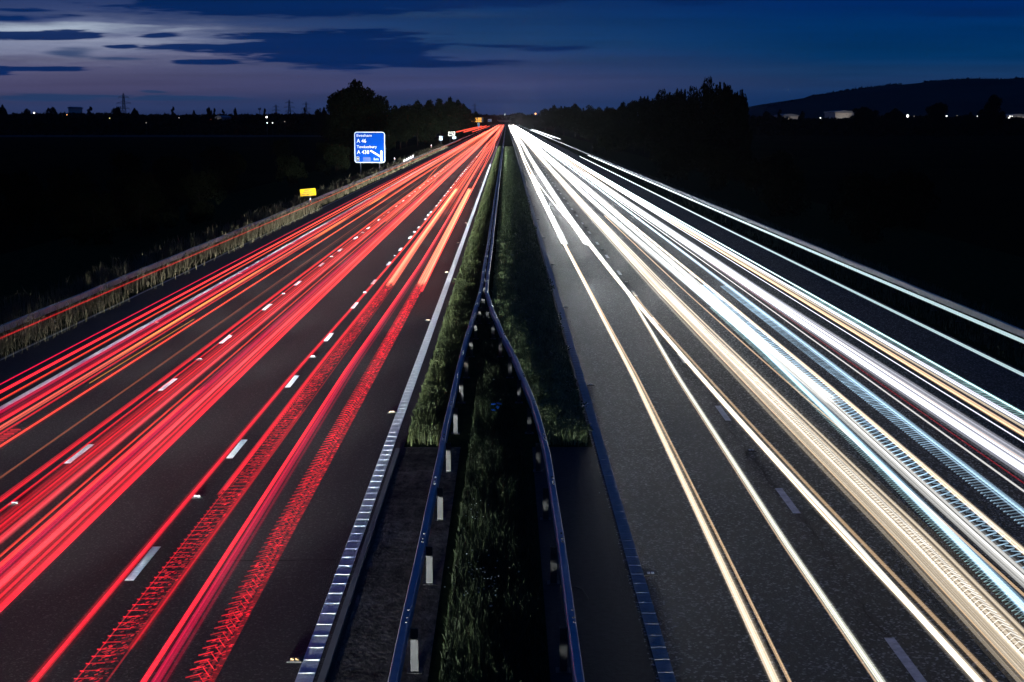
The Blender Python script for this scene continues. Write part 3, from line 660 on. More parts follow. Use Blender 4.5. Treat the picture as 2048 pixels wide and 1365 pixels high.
# ------------------------------------------------------------------ hill
prof = [(1440, 238), (1500, 226), (1530, 217), (1560, 209), (1620, 195), (1700, 182), (1780, 172), (1850, 165), (1930, 160), (2000, 161), (2048, 159), (2200, 168), (2500, 195), (2900, 236)]
HY = 4600.0; P = [at(a, b_, HY) for a, b_ in prof]; hx = [p.x for p in P]; hz = [p.z for p in P]
b = MB(); nx, ny = 90, 26; X = np.linspace(hx[0], hx[-1], nx); rr = np.random.default_rng(3)
ph = rr.random(12) * 6
for i in range(nx):
    top = max(0, np.interp(X[i], hx, hz))
    for j in range(ny):
        tt = j / (ny - 1); y = 2900 + (HY + 900 - 2900) * tt; u_ = (y - 2900) / (HY - 2900)
        e_ = (u_*u_*(3 - 2*u_)) if u_ < 1 else 1 - (u_ - 1) * .3
        n_ = 5 * math.sin(X[i]*.006 + ph[0]) * math.sin(y*.005 + ph[1]) + 3 * math.sin(X[i]*.017 + ph[2] + y*.004)
        b.v.append((X[i], y, max(-2, top * e_ + n_ * e_ * (1 - e_) * 2)))
for i in range(nx-1):
    for j in range(ny-1): a = i*ny + j; b.f.append((a, a+ny, a+ny+1, a+1))
tag(b.build('hill', MT['hill'], smooth=True), kind='structure')

# ------------------------------------------------------------------ foliage
def leaf_cloud(centres, radii, n, size, flat=.8, r=None):
    """leaf-sized quads gathered in clumps inside the crown's volume"""
    r = r or rng; cw = np.array(radii) ** 1.3; ci = r.choice(len(centres), n, p=cw / cw.sum())
    d = r.normal(size=(n, 3)); d /= np.linalg.norm(d, axis=1)[:, None]; rad = np.array(radii)[ci] * (.25 + .8 * r.random(n) ** .5)
    c = np.array(centres)[ci] + d * rad[:, None] * [1, 1, flat]
    a = r.normal(size=(n, 3)); a /= np.linalg.norm(a, axis=1)[:, None]; bb = np.cross(a, r.normal(size=(n, 3))); bb /= np.linalg.norm(bb, axis=1)[:, None]
    s = size * (.5 + r.random(n))[:, None]; v = np.stack([c - a*s, c + bb*s*.5, c + a*s, c - bb*s*.5], 1)
    return v.reshape(-1, 3), np.arange(n*4).reshape(-1, 4)
def tree_proto(kind, seed, leaves=2600, lsize=.023):
    """unit tree: height 1, built around z"""
    r = np.random.default_rng(seed); cs = []; rs = []
    if kind == 'round':
        for _ in range(26):
            th = r.random()*6.28; q = r.random()**.5; z = .28 + .58*r.random(); w = .36*math.sqrt(max(.02, 1 - ((z - .52)/.48)**2))
            cs.append((w*q*math.cos(th), w*q*math.sin(th), z)); rs.append(.08 + .07*r.random())
        cs += [(0, 0, .88), (.08, .02, .82), (-.12, 0, .8)]; rs += [.10, .1, .1]
    elif kind == 'ragged':
        for _ in range(22):
            th = r.random()*6.28; q = r.random()**.5; z = .12 + .70*r.random(); w = .36*(1 - .5*z*z)
            cs.append((w*q*math.cos(th), w*q*math.sin(th), z)); rs.append(.09 + .07*r.random())
        for _ in range(6):                  # upright sprays that break the skyline
            th = r.random()*6.28; w = .26*r.random(); zt = .76 + .2*r.random()*r.random()
            for q in range(10): cs.append((w*math.cos(th)*(1 + .04*q), w*math.sin(th)*(1 + .03*q), .62 + (zt - .62)*q/9)); rs.append(.052 - .0042*q)
    elif kind == 'slim':
        for _ in range(16): z = .12 + .8*r.random(); cs.append((.05*r.normal(), .05*r.normal(), z)); rs.append(.085*(1.1 - .5*abs(z - .5)))
        cs.append((0, 0, .93)); rs.append(.05)
    else:                                   # bush
        for _ in range(20):
            th = r.random()*6.28; q = r.random()**.5; z = .12 + .66*r.random(); w = .62*math.sqrt(max(.05, 1 - (z/.95)**2))
            cs.append((w*q*math.cos(th), w*q*math.sin(th), z)); rs.append(.14 + .1*r.random())
    if kind in ('round', 'ragged'):
        for _ in range(7): th = r.random()*6.28; cs.append((.14*math.cos(th), .14*math.sin(th), .3 + .36*r.random())); rs.append(.17)
    v, f = leaf_cloud(cs, rs, leaves, lsize if kind != 'bush' else .035, r=r)
    zmax = np.percentile(v[:, 2], 99.3 if kind == 'ragged' else 98); v = v / [1, 1, zmax]; v[:, 2] = np.maximum(v[:, 2], .0)
    crown = np_mesh('crown', v, f, MT['leaf'], 4)
    b = MB(); b.tube([(0, 0, -.02), (.004, 0, .15), (-.004, .004, .4), (.006, 0, .75)], [.026, .02, .015, .004], 7)
    for q in range(7):
        th = q*.9 + r.random(); z = .22 + .07*q; L = .2 if kind != 'slim' else .06
        b.tube([(0, 0, z), (L*.6*math.cos(th), L*.6*math.sin(th), z + .1), (L*math.cos(th), L*math.sin(th), z + .22)], [.009, .006, .002], 5)
    return crown, b.mesh('trunk', MT['bark'])
PROTO = {(k_, i): tree_proto(k_, 11*i + 3, n_) for k_, n_, m_ in (('round', 10000, 3), ('ragged', 10000, 3), ('slim', 1800, 1), ('bush', 2600, 2)) for i in range(m_)}
def tree(px, pyt, Y, wpx, kind, label, group=None, cat='tree', name='tree', wf=None):
    top = at(px, pyt, Y); H = max(1.2, top.z); W_ = wpx * Y / F_PX
    v = random.randrange(3 if kind in ('round', 'ragged') else (1 if kind == 'slim' else 2)); crown, trunk = PROTO[(kind, v)]
    base = {'round': .86, 'ragged': .78, 'slim': .3, 'bush': 1.45}[kind]
    s = empty(name, (top.x, Y, -.05), label, cat, group, rz=random.random()*6.28)
    for me, nm in ((trunk, 'trunk'), (crown, 'crown')):
        o = bpy.data.objects.new(nm, me); C.objects.link(o); o.parent = s; o.scale = (W_/base, W_/base, H)
    return s
tree(712, 176, 300, 128, 'round', 'biggest round dark tree behind the large blue sign')
for a in ((672, 208, 330, 60, 'round', 'low dark tree on the left shoulder of the biggest round tree'), (751, 199, 305, 76, 'ragged', 'dark tree leaning on the right side of the biggest round tree'), (682, 190, 303, 56, 'ragged', 'ragged dark tree just left of the top of the biggest round tree')): tree(*a)
GL = 'hedgerow trees along the left side of the motorway'; LL = 'dark leafy tree in the hedgerow running along the left side of the motorway'
for a in ((790, 219, 400, 44), (812, 215, 430, 50), (835, 210, 450, 50), (858, 207, 490, 50), (880, 204, 520, 46), (900, 203, 560, 42), (916, 207, 600, 36), (930, 216, 680, 28), (941, 222, 780, 26), (952, 227, 950, 24), (963, 229, 1100, 22), (973, 231, 1300, 20), (982, 232, 1600, 18), (990, 233, 1900, 16),
          (770, 226, 345, 40), (740, 232, 320, 50), (800, 240, 400, 40), (850, 238, 470, 40), (905, 238, 590, 34)):
    tree(*a, random.choice(('round', 'ragged', 'round')), LL, GL)
GB = 'bushes on the dark slope left of the motorway'; LB = 'low dark bush on the unlit slope left of the motorway'
for i in range(34):
    Y = math.exp(random.uniform(math.log(62), math.log(300))); X = -random.uniform(21.5, 30 + .08*Y); h = random.uniform(1.8, 3.6) + Y*.006
    px = 1013 + F_PX * X / Y
    if px < 60 and Y < 120 and random.random() < .5: continue
    top = Vector((X, Y, h)); s = empty('bush', (X, Y, -.05), LB, 'bush', GB, rz=random.random()*6)
    crown, trunk = PROTO[('bush', i % 2)]
    for me, nm in ((trunk, 'stem'), (crown, 'foliage')):
        o = bpy.data.objects.new(nm, me); C.objects.link(o); o.parent = s; o.scale = (h*.9, h*.9, h)
GR = 'hedgerow trees along the right side of the motorway'; LR = 'dark leafy tree in the hedgerow running along the right side of the motorway'
for a in ((1030, 233, 1900, 16), (1040, 232, 1700, 18), (1052, 231, 1450, 20), (1064, 231, 1250, 22), (1078, 228, 1100, 26), (1092, 221, 950, 30), (1108, 216, 850, 36), (1128, 215, 760, 40), (1150, 214, 700, 42), (1174, 215, 640, 44), (1198, 221, 570, 42), (1222, 219, 520, 44), (1246, 213, 450, 46), (1270, 206, 410, 50), (1296, 197, 370, 52), (1238, 232, 430, 40), (1180, 236, 560, 40), (1290, 228, 350, 50)):
    tree(*a, random.choice(('round', 'ragged', 'ragged')), LR, GR)
for a in ((1324, 188, 330, 62, 'dark tree at the left end of the tall right hand clump'), (1352, 184, 305, 60, 'second dark tree from the left in the tall right hand clump'), (1385, 183, 285, 64, 'dark tree in the middle of the tall right hand clump'), (1418, 167, 262, 66, 'tallest ragged tree of the right hand clump'), (1450, 172, 258, 60, 'ragged tree just right of the tallest in the right hand clump'), (1476, 186, 252, 46, 'thin topped tree at the right end of the tall right hand clump'), (1490, 205, 250, 34, 'low tree closing the right end of the right hand clump'), (1400, 205, 255, 80, 'low broad tree in front of the right hand clump'), (1340, 210, 300, 90, 'low broad tree at the foot of the left part of the right hand clump'), (1455, 215, 248, 90, 'low broad tree at the foot of the right part of the right hand clump')):
    tree(*a[:4], 'ragged', a[4])
for i in range(26):
    Y = math.exp(random.uniform(math.log(90), math.log(420))); X = random.uniform(22.5, 28 + .03*Y); h = random.uniform(1.8, 3.2) + Y*.008
    s = empty('bush', (X, Y, -.05), 'low dark bush on the unlit slope right of the motorway', 'bush', 'bushes on the dark slope right of the motorway', rz=random.random()*6)
    crown, trunk = PROTO[('bush', i % 2)]
    for me, nm in ((trunk, 'stem'), (crown, 'foliage')):
        o = bpy.data.objects.new(nm, me); C.objects.link(o); o.parent = s; o.scale = (h*.9, h*.9, h)
def weeds(n, xf, y0, y1, m, label, zc=.2):
    cs = []; rs = []
    for _ in range(n):
        y = y0 * (y1 / y0) ** random.random(); x0, x1 = xf(y); cs.append((random.uniform(x0, x1), y, zc * random.uniform(.5, 1.5))); rs.append(random.uniform(.08, .24))
    v, f = leaf_cloud(cs, rs, n * 46, .045, .9)
    v[:, 2] = np.maximum(v[:, 2], .01); o = bpy.data.objects.new('weeds', np_mesh('weeds', v, f, MT[m], 4)); C.objects.link(o); tag(o, label, kind='stuff')
weeds(90, lambda y: (-2.42, -1.65 if y < 45 else -1.4), 34, 130, 'grass', 'low leafy weeds in the lit grass strip left of the rails', .25)
weeds(330, lambda y: (RR(y) + .5, 2.0), 34, 150, 'grass_right', 'low leafy weeds in the grass right of the central rails', .28)
weeds(160, lambda y: (-18.9, -17.05), 36, 160, 'dry', 'low leafy weeds along the left verge', .25)
# skyline trees one can tell apart
for a in ((5, 215, 900, 20, 'round', 'round tree at the very left edge of the skyline'), (52, 221, 900, 22, 'round', 'low rounded tree left of the white lamp on the left skyline'), (97, 217.5, 1000, 10, 'slim', 'small slim tree left of a pointed one on the left skyline'), (107, 218, 900, 22, 'round', 'pointed dark tree between two lamps on the left skyline'), (181, 215.5, 900, 12, 'slim', 'square topped dark tree left of the nearest pylon'), (233, 215, 900, 24, 'ragged', 'feathery tree at the left foot of the nearest pylon'), (269, 221, 1000, 20, 'round', 'low round tree right of the nearest pylon'),
          (346.5, 215.5, 900, 8.5, 'slim', 'slim dark poplar left of a white lamp'), (388, 224, 1000, 14, 'round', 'low tree between the poplar and the next clump'), (417.5, 218, 900, 14, 'round', 'bushy tree left of a narrow one above the red lamp'), (428.5, 218, 900, 7.5, 'slim', 'narrow tree above the farm shed'), (445.5, 220.5, 900, 7, 'slim', 'narrow small tree right of the farm shed'), (471, 219.5, 900, 12, 'round', 'round tree right of the tiny skyline lamp'), (529, 218.5, 850, 8, 'slim', 'slim tree just left of the brightest left lamp'), (608.5, 217, 850, 7, 'slim', 'slim tree in front of the right far pylon'), (636, 219.5, 700, 16, 'ragged', 'small spreading tree left of the big tree mass'), (648, 221, 560, 20, 'round', 'low tree where the left skyline meets the big tree mass'),
          (1531, 226, 760, 28, 'round', 'small dark tree below the left end of the hill'), (1560, 221, 900, 10, 'slim', 'slim faint tree left of the long low shed'), (1604, 226, 800, 20, 'round', 'small tree between the low shed and the lit warehouse'), (1728, 218, 700, 62, 'round', 'broad low tree right of the lit warehouse'), (1791, 222.5, 700, 48, 'round', 'broad low tree left of the brightest floodlight'), (1876, 210, 640, 54, 'round', 'twin topped round tree in front of the hill'), (1941, 229, 700, 24, 'round', 'small low tree between the two big round trees'), (1986, 196.5, 600, 60, 'round', 'biggest round tree in front of the hill near the right edge')): tree(*a)
# far woods that read as one mass
def wood(name, segs, n, size, label, m='leaf'):
    cs = []; 
    for px0, px1, py0, py1, Y, dy in segs:
        k_ = int((px1 - px0) / 3) + 1
        for q in range(k_):
            t_ = q / max(1, k_ - 1); c = at(px0 + (px1 - px0)*t_, py0 + (py1 - py0)*t_ + random.uniform(-1.5, 2.2), Y + random.uniform(-dy, dy)); cs.append(c)
    v = []; 
    per = n // len(cs)
    for c in cs:
        z = rng.random(per) ** .7 * c.z; w = 3.2 * c.y / F_PX * (1.1 - .4 * z / max(c.z, .1))
        p = np.c_[c.x + rng.normal(size=per)*w, c.y + rng.normal(size=per)*w, z]
        a = rng.normal(size=(per, 3)); a *= (size * (.5 + rng.random(per)) / np.linalg.norm(a, axis=1))[:, None]; bb = rng.normal(size=(per, 3)); bb *= (size*.7 / np.linalg.norm(bb, axis=1))[:, None]
        v.append(np.stack([p - a, p + bb, p + a, p - bb], 1).reshape(-1, 3))
    v = np.concatenate(v); o = bpy.data.objects.new(name, np_mesh(name, v, np.arange(len(v)).reshape(-1, 4), MT[m], 4)); C.objects.link(o); return tag(o, label, kind='stuff')
wood('far_wood', [(-160, 90, 228, 228.5, 1250, 90), (90, 260, 228, 228.5, 1250, 90), (250, 420, 230, 231, 1250, 90), (400, 560, 231, 231, 1200, 90), (540, 700, 230, 230, 1150, 60), (-160, 500, 233, 234, 950, 60), (480, 660, 233, 232, 900, 60), (-160, 660, 241.5, 242.5, 790, 25)], 42000, 1.7, 'low dark belt of far trees along the left skyline')
wood('far_wood', [(1480, 1600, 234, 235, 960, 50), (1600, 1720, 239, 239, 860, 30), (1700, 1860, 233, 235, 960, 50), (1850, 2010, 234, 236, 960, 50), (2000, 2260, 238, 236, 860, 40), (1500, 2100, 241, 241, 760, 40)], 34000, 1.4, 'low dark belt of trees below the hill on the right')
wood('far_wood', [(920, 1120, 232, 233, 2700, 60), (1025, 1048, 228, 229, 2750, 30)], 9000, 3.0, 'far bluish trees around the vanishing point')
hs = []
for i in range(len(prof) - 2): hs.append((prof[i][0], prof[i+1][0], prof[i][1] + .6, prof[i+1][1] + .6, HY, 20))
b_ = []; 
for px0, px1, py0, py1, Y, dy in hs:
    for q in range(int((px1 - px0) * 1.6)):
        t_ = random.random(); c = at(px0 + (px1-px0)*t_, py0 + (py1-py0)*t_, Y); 
        if math.sin(c.x*.013) + math.sin(c.x*.037 + 1) < -.9: continue
        for _ in range(5): b_.append((c.x + random.gauss(0, 5), c.y + random.gauss(0, 10), c.z + random.uniform(-7, 3.0)))
p = np.array(b_); a = rng.normal(size=p.shape)*3.0; bb = rng.normal(size=p.shape)*3.0
v = np.stack([p - a, p + bb, p + a, p - bb], 1).reshape(-1, 3)
o = bpy.data.objects.new('hilltop_wood', np_mesh('hilltop_wood', v, np.arange(len(v)).reshape(-1, 4), MT['hill'], 4)); C.objects.link(o); tag(o, 'thin dark wood along the crest of the hill', kind='stuff')

# ------------------------------------------------------------------ light drawn by the passing traffic
tr = np.random.default_rng(21)
RED = ((.78, .013, .026), (1.35, .13, .075)); CRIM = ((.72, .004, .06), (1.1, .05, .09)); ORNG = ((.88, .05, .028), (1.45, .22, .085)); PINK = ((.95, .10, .12), (1.5, .26, .18))
AMB = ((1.1, .36, .03), (1.7, .6, .10)); BROWN = ((.16, .045, .02), (.30, .07, .03)); SALM = ((1.15, .16, .10), (1.5, .36, .17))
WHT = ((.84, .83, .79), (3.4, 3.4, 3.4)); WARM = ((.86, .71, .52), (3.2, 2.9, 2.5)); PEACH = ((.85, .57, .33), (2.8, 2.0, 1.3)); CYAN = ((.62, .84, .88), (3.0, 3.4, 3.5)); BLUE = ((.45, .70, .92), (2.8, 3.3, 3.6)); VIO = ((.85, .86, 1.0), (3.3, 3.4, 3.6)); CREAM = ((.80, .80, .70), (3.0, 3.1, 3.0)); TEAL = ((.40, .66, .68), (2.4, 3.0, 3.0))
def make_trail(v, f, c, label, group):
    v = np.concatenate(v); c = np.concatenate(c); off = 0; F = []
    for q, n in f: F.append(q + off); off += n
    o = bpy.data.objects.new('light_trail', np_mesh('light_trail', v, np.concatenate(F), MT['trail'], 4))
    at_ = o.data.attributes.new('glow', 'FLOAT_COLOR', 'POINT'); at_.data.foreach_set('color', np.c_[c, np.ones(len(c))].astype(np.float32).ravel())
    C.objects.link(o); return tag(o, label, 'light trail', group)
def path_fn(ks, h, wig, phase):
    ks = sorted(ks); ly = np.log([a for a, _ in ks]); kk = np.array([b_ for _, b_ in ks]) * (CAM_H - h) / math.cos(R(8.823))
    def fn(y):
        x = np.interp(np.log(y), ly, kk)
        return x + wig * np.clip((y - 90) / 300, 0, 1) * (np.sin(y / 61 + phase) * .5 + np.sin(y / 143 + 2 * phase))
    return fn
def strand(V, Fc, Cc, fn, dx, z, rx, rz, y0, y1, col, s, s_far=1.0, taper=False, fade=0):
    n = max(14 if taper else 4, int(math.log(y1 / y0) / math.log(1.075)) + 1); ys = np.geomspace(y0, y1, n); x = fn(ys) + dx; grow = np.clip(ys / 240, 1, 3)
    P = np.stack([np.c_[x - rx*grow, ys, np.full(n, z)], np.c_[x, ys, z + rz*grow], np.c_[x + rx*grow, ys, np.full(n, z)], np.c_[x, ys, z - rz*grow]], 1)
    t_ = np.clip((ys - 28) / 130, 0, 1); t_ = (t_*t_*(3 - 2*t_))[:, None]
    cc = (np.array(col[0]) * (1 - t_) + np.array(col[1]) * t_ * s_far) * s * .5
    if fade: cc = cc * np.clip((ys - y0) / (y0 * fade) + .02, 0, 1)[:, None]
    if taper: cc = cc * (np.sin(np.linspace(.06, 3.08, n)) ** .8)[:, None]
    i = np.arange(n - 1)[:, None] * 4; q = np.arange(4)[None]; q2 = (q + 1) % 4
    Fc.append((np.stack([i + q, i + q2, i + 4 + q2, i + 4 + q], -1).reshape(-1, 4), n * 4)); V.append(P.reshape(-1, 3)); Cc.append(np.repeat(cc, 4, 0))
def T(label, h, ks, w, n, col, s=1.0, y0=9, y1=1800, group=None, wig=.22, soft=.5, fill=0.0, s_far=1.0, phase=None, taper=False, fade=0):
    if not isinstance(ks, list): ks = [(20, ks), (1000, ks)]
    fn = path_fn(ks, h, wig, tr.random() * 6 if phase is None else phase); V = []; Fc = []; Cc = []
    for q in range(n):
        u = (q + .5) / n - .5 if n > 1 else 0
        wt = (1 - soft * (2*abs(u))**2) * (.55 + .9 * tr.random()) if n > 1 else 1
        r = w / n * (.55 + .5 * tr.random())
        strand(V, Fc, Cc, fn, u * w + tr.normal() * w * .03, h + tr.normal() * w * .10, r, r * .7, y0 * (1 + .02 * tr.random()), y1 * (1 - .02 * tr.random()), col, s * wt, s_far, taper, fade)
    if fill: strand(V, Fc, Cc, fn, 0, h, w * .62, w * .3, y0, y1, col, fill, s_far)
    if n > 2: strand(V, Fc, Cc, fn, 0, h, w * .85, w * .4, y0, y1, col, s * .07, s_far)
    return make_trail(V, Fc, Cc, label, group)
def bars(V, Fc, Cc, A, B, r, col):
    """short strokes of light: thin prisms from each A to each B"""
    A = np.asarray(A, float); B = np.asarray(B, float); n = len(A); d = B - A; d /= np.linalg.norm(d, axis=1)[:, None]
    a = np.cross(d, [0, 0, 1.0]); a /= np.maximum(np.linalg.norm(a, axis=1), 1e-6)[:, None]; up = np.cross(a, d)
    P = np.stack([A + a*r, A + up*r, A - a*r, A - up*r, B + a*r, B + up*r, B - a*r, B - up*r], 1)
    i = np.arange(n)[:, None, None] * 8; q = np.array([(0, 1, 5, 4), (1, 2, 6, 5), (2, 3, 7, 6), (3, 0, 4, 7)])[None]
    Fc.append(((i + q).reshape(-1, 4), n * 8)); V.append(P.reshape(-1, 3)); Cc.append(np.repeat(np.asarray(col) * .5, 8, 0))
def pulsed(label, h, ks, w, y0, y1, period, col, s, shape, group=None, dots=0, rails=(), lag=0.0):
    """lamp that pulses: one stroke of its lens shape for every flash"""
    fn = path_fn(ks, h, 0, 0); V = []; Fc = []; Cc = []; ys = np.arange(y0, y1, period); n = len(ys); xc = fn(ys); c0 = np.array(col[0]) * s
    for (ax, ay, az, bx, by, bz, r, b) in shape:
        A = np.c_[xc + ax*w, ys + ay, np.full(n, h + az)]; B = np.c_[xc + bx*w, ys + by, np.full(n, h + bz)]
        bars(V, Fc, Cc, A, B, r, np.outer(b * (.55 + .8 * tr.random(n)) * (.8 + .3 * np.sin(ys * .37 + b * 9)), c0))
    if dots:
        m = int(dots * n); yd = y0 + (y1 - y0) * tr.random(m); row = np.floor(tr.random(m) * 7) / 7 - .5; xd = fn(yd) + row * w * .8 + tr.normal(size=m) * .008
        A = np.c_[xd - .022, yd, np.full(m, h - .03)]; B = np.c_[xd + .022, yd + .015, np.full(m, h - .02)]; bars(V, Fc, Cc, A, B, .006, np.outer(.3 + .6 * tr.random(m), c0))
    for dx, r, b in rails: strand(V, Fc, Cc, fn, dx * w, h, r, r * .7, y0, y1, (tuple(c0 / s), tuple(c0 / s)), s * b)
    return make_trail(V, Fc, Cc, label, group)

# ---- left carriageway: tail lamps
T('thin red streak of a lorry top lamp high along the left verge', 2.35, -2.32, .035, 1, RED, .55, y1=420, wig=0)
T('crimson hairline streak at the left edge of all the red trails', .9, [(16, -1.905), (120, -1.93), (1000, -1.9)], .05, 2, CRIM, .9, y1=500)
T('bright red streak second from the left edge of the red trails', .9, [(16, -1.862), (120, -1.86), (1000, -1.84)], .14, 4, RED, 1.0, y1=900)
T('narrow orange red streak just left of the pink ribbed line', .9, [(16, -1.80), (100, -1.815), (1000, -1.8)], .09, 3, ORNG, .55)
T('wide dull red band lying over the pink ribbed line', .85, [(16, -1.735), (1000, -1.72)], .36, 9, CRIM, .22, fill=.05, soft=.2)
T('red band right beside the pink ribbed line', .9, [(16, -1.685), (80, -1.69), (1000, -1.68)], .17, 6, RED, .7, fill=.06)
T('hot salmon streak through the middle of the left lane', .9, [(16, -1.648), (70, -1.64), (1000, -1.64)], .11, 4, SALM, .75)
T('yellow turn signal glint inside the left lane red streaks', .93, -1.648, .10, 3, AMB, .75, y0=41, y1=69, wig=0, soft=.8, taper=True)
T('second yellow turn signal glint farther up the left lane', .93, -1.63, .10, 3, AMB, .7, y0=84, y1=104, wig=0, soft=.8, taper=True)
T('third yellow turn signal glint far up the left lane', .93, -1.62, .10, 3, AMB, .7, y0=116, y1=136, wig=0, soft=.8, taper=True)
T('thin yellow pencil line at the right of the left lane', .7, [(30, -1.60), (60, -1.565)], .03, 1, AMB, .55, y0=38.5, y1=52, wig=0)
T('thin red line between the salmon streak and the outermost lane band', .9, [(16, -1.615), (1000, -1.61)], .07, 3, RED, .55)
T('bright orange red band at the right edge of the left lane', .9, [(16, -1.565), (60, -1.54), (120, -1.52), (1000, -1.55)], .15, 5, ORNG, .72)
pulsed('faint laddered red band at the lower left corner', .85, [(9, -1.60), (60, -1.58)], .22, 17, 32, .22, RED, .55, [(-.5, 0, 0, .5, .05, 0, .016, 1)], rails=((0, .11, .28),))
T('dim brown hairline in the dark gap between the left lanes', .75, [(16, -1.417), (200, -1.41), (1000, -1.40)], .05, 1, BROWN, 1.0)
T('faint red hairline beside the brown one', .75, [(16, -1.43), (70, -1.40), (200, -1.36), (1000, -1.36)], .03, 1, BROWN, .5)
T('red streak forming the left edge of the middle lane trails', .9, [(16, -1.345), (40, -1.325), (1000, -1.32)], .10, 4, RED, .85)
T('thin red line left of the middle dashed line', .9, [(16, -1.302), (40, -1.29), (1000, -1.285)], .07, 3, RED, .6)
T('wide translucent red band covering the middle dashed line', .9, [(16, -1.238), (60, -1.235), (1000, -1.24)], .52, 16, RED, .32, fill=.09, soft=.3)
T('coral core inside the band over the middle dashed line', .95, [(16, -1.20), (60, -1.215), (1000, -1.21)], .12, 4, PINK, .5)
T('orange hairline right of the middle dashed line', .9, [(16, -1.162), (60, -1.17), (1000, -1.16)], .05, 2, ORNG, 1.0)
T('red streak starting abruptly in the middle of the middle lane', .9, [(16, -1.137), (60, -1.14)], .12, 4, ORNG, .8, y1=37, wig=0)
T('deep red translucent band in the middle lane', .9, [(16, -1.125), (60, -1.13), (1000, -1.13)], .24, 8, CRIM, .36, fill=.07)
T('broad bright red band in the middle lane', .9, [(16, -1.075), (50, -1.08), (1000, -1.09)], .40, 14, RED, .44, fill=.11, soft=.2)
T('pinkish bright core of the broad band in the middle lane', .95, [(16, -1.095), (50, -1.085), (1000, -1.085)], .08, 3, PINK, .6)
T('glowing red right edge of the middle lane trails', .9, [(16, -1.036), (50, -1.045), (1000, -1.05)], .14, 5, RED, .95)
T('lone red streak along the dashed line next to the right lane', .8, [(16, -.842), (40, -.840), (80, -.80), (160, -.79), (1000, -.79)], .13, 5, RED, .66)
lad = [(-.5, 0, .05, .1, .02, .05, .0055, .8), (-.5, 0, .05, -.46, .10, .0, .008, .9), (-.2, .1, .02, .32, .12, .02, .004, .45), (.0, .18, .01, .42, .19, .01, .004, .35)]
pulsed('red ladder of flashes, left of the pair drawn in the right lane', .9, [(14, -.745), (24, -.735), (40, -.722), (62, -.708)], .40, 13, 60.2, .25, RED, 1.0, lad, dots=9, rails=((-.5, .009, .6), (.5, .014, .35)))
che = [(-.5, 0, .06, -.05, .08, .08, .0075, 1.0), (-.1, .04, .08, .18, -.12, .02, .0075, .9), (-.42, .12, .0, .06, .16, .03, .005, .6), (.1, .1, .0, .4, .02, .0, .005, .45)]
pulsed('red herringbone of flashes, right of the pair drawn in the right lane', .9, [(14, -.545), (24, -.540), (40, -.530), (62, -.520)], .40, 13, 60.2, .25, RED, 1.05, che, dots=10, rails=((.05, .02, .3), (.3, .04, .16)))
T('glowing salmon brake light bar, left of two in the right lane', .95, [(58, -.708), (80, -.72), (150, -.725), (300, -.70)], .29, 6, SALM, 1.1, y0=60, y1=147, wig=0, fill=.35, soft=.1)
T('glowing salmon brake light bar, right of two in the right lane', .95, [(58, -.521), (80, -.525), (150, -.535), (300, -.53)], .29, 6, SALM, 1.1, y0=60, y1=147, wig=0, fill=.35, soft=.1)
T('red edge hugging the left salmon brake light bar', .9, [(40, -.765), (60, -.748), (150, -.76), (1000, -.72)], .09, 3, RED, .8, y0=26)
T('red edge hugging the right salmon brake light bar', .9, [(40, -.50), (60, -.497), (150, -.498), (1000, -.50)], .10, 3, RED, .9, y0=58)
T('thin bright red line midway between the ladder and the herringbone', .9, [(16, -.647), (40, -.643), (70, -.60), (140, -.59), (1000, -.60)], .07, 3, RED, 1.5)
T('soft dark red veil beside the thin bright line of the right lane', .9, [(16, -.622), (40, -.625), (70, -.585), (1000, -.59)], .17, 6, CRIM, .38)
T('short faint red dash low in the right lane ladder', .95, [(20, -.71), (50, -.70)], .10, 3, RED, .3, y0=18, y1=34, wig=0)
# orange lamps of a car changing from the middle to the left lane
T('left of two orange streaks that swerve across to the left lane', .8, [(60, -1.18), (130, -1.20), (170, -1.34), (230, -1.50), (330, -1.54), (900, -1.55)], .10, 3, ORNG, .6, y0=100, y1=900)
T('right of two orange streaks that swerve across to the left lane', .8, [(60, -1.04), (120, -1.06), (170, -1.18), (230, -1.36), (330, -1.42), (900, -1.45)], .10, 3, ORNG, .5, y0=100, y1=900)
for (px0, py0, px1, py1, Yn, hz_, lb) in ((914, 264.3, 965, 252.3, 420, 4.2, 'upper of three lorry top lamp streaks left of the vanishing point'), (929, 264.3, 973, 251.8, 430, 4.0, 'middle of three lorry top lamp streaks left of the vanishing point'), (945.5, 264.2, 980, 252, 440, 3.6, 'lower of three lorry top lamp streaks left of the vanishing point')):
    h_ = hz_; kk = (px0 - 1013) / (py0 - 241); y_ = F_PX * (CAM_H - h_) / (py0 - 241)
    T(lb, h_, kk, .14, 1, RED, 1.1, y0=y_, y1=y_ * (py0 - 241) / (py1 - 241), wig=0)
GRN = 'thin red trails bundled together far up the left carriageway'
for lane, (ka, kb) in enumerate(((-1.86, -1.53), (-1.33, -1.05), (-.80, -.51))):
    for q in range(8):
        kf = ka + (kb - ka) * tr.random(); y_ = math.exp(tr.uniform(math.log(75), math.log(420)))
        T('thin far red or orange streak in the crowded bundle up the left carriageway', .85, [(60, kf + tr.normal()*.01), (250, kf + tr.normal()*.02), (800, kf), (2500, kf*.97)], .15, 2, (RED, ORNG, RED, PINK)[q % 4], .45, y0=y_, y1=2400, group=GRN, wig=.35, fade=.5)
T('thin red line along the top of the far bridge', 8.1, 0, .1, 1, RED, 0.0, y0=60, y1=61) if False else None

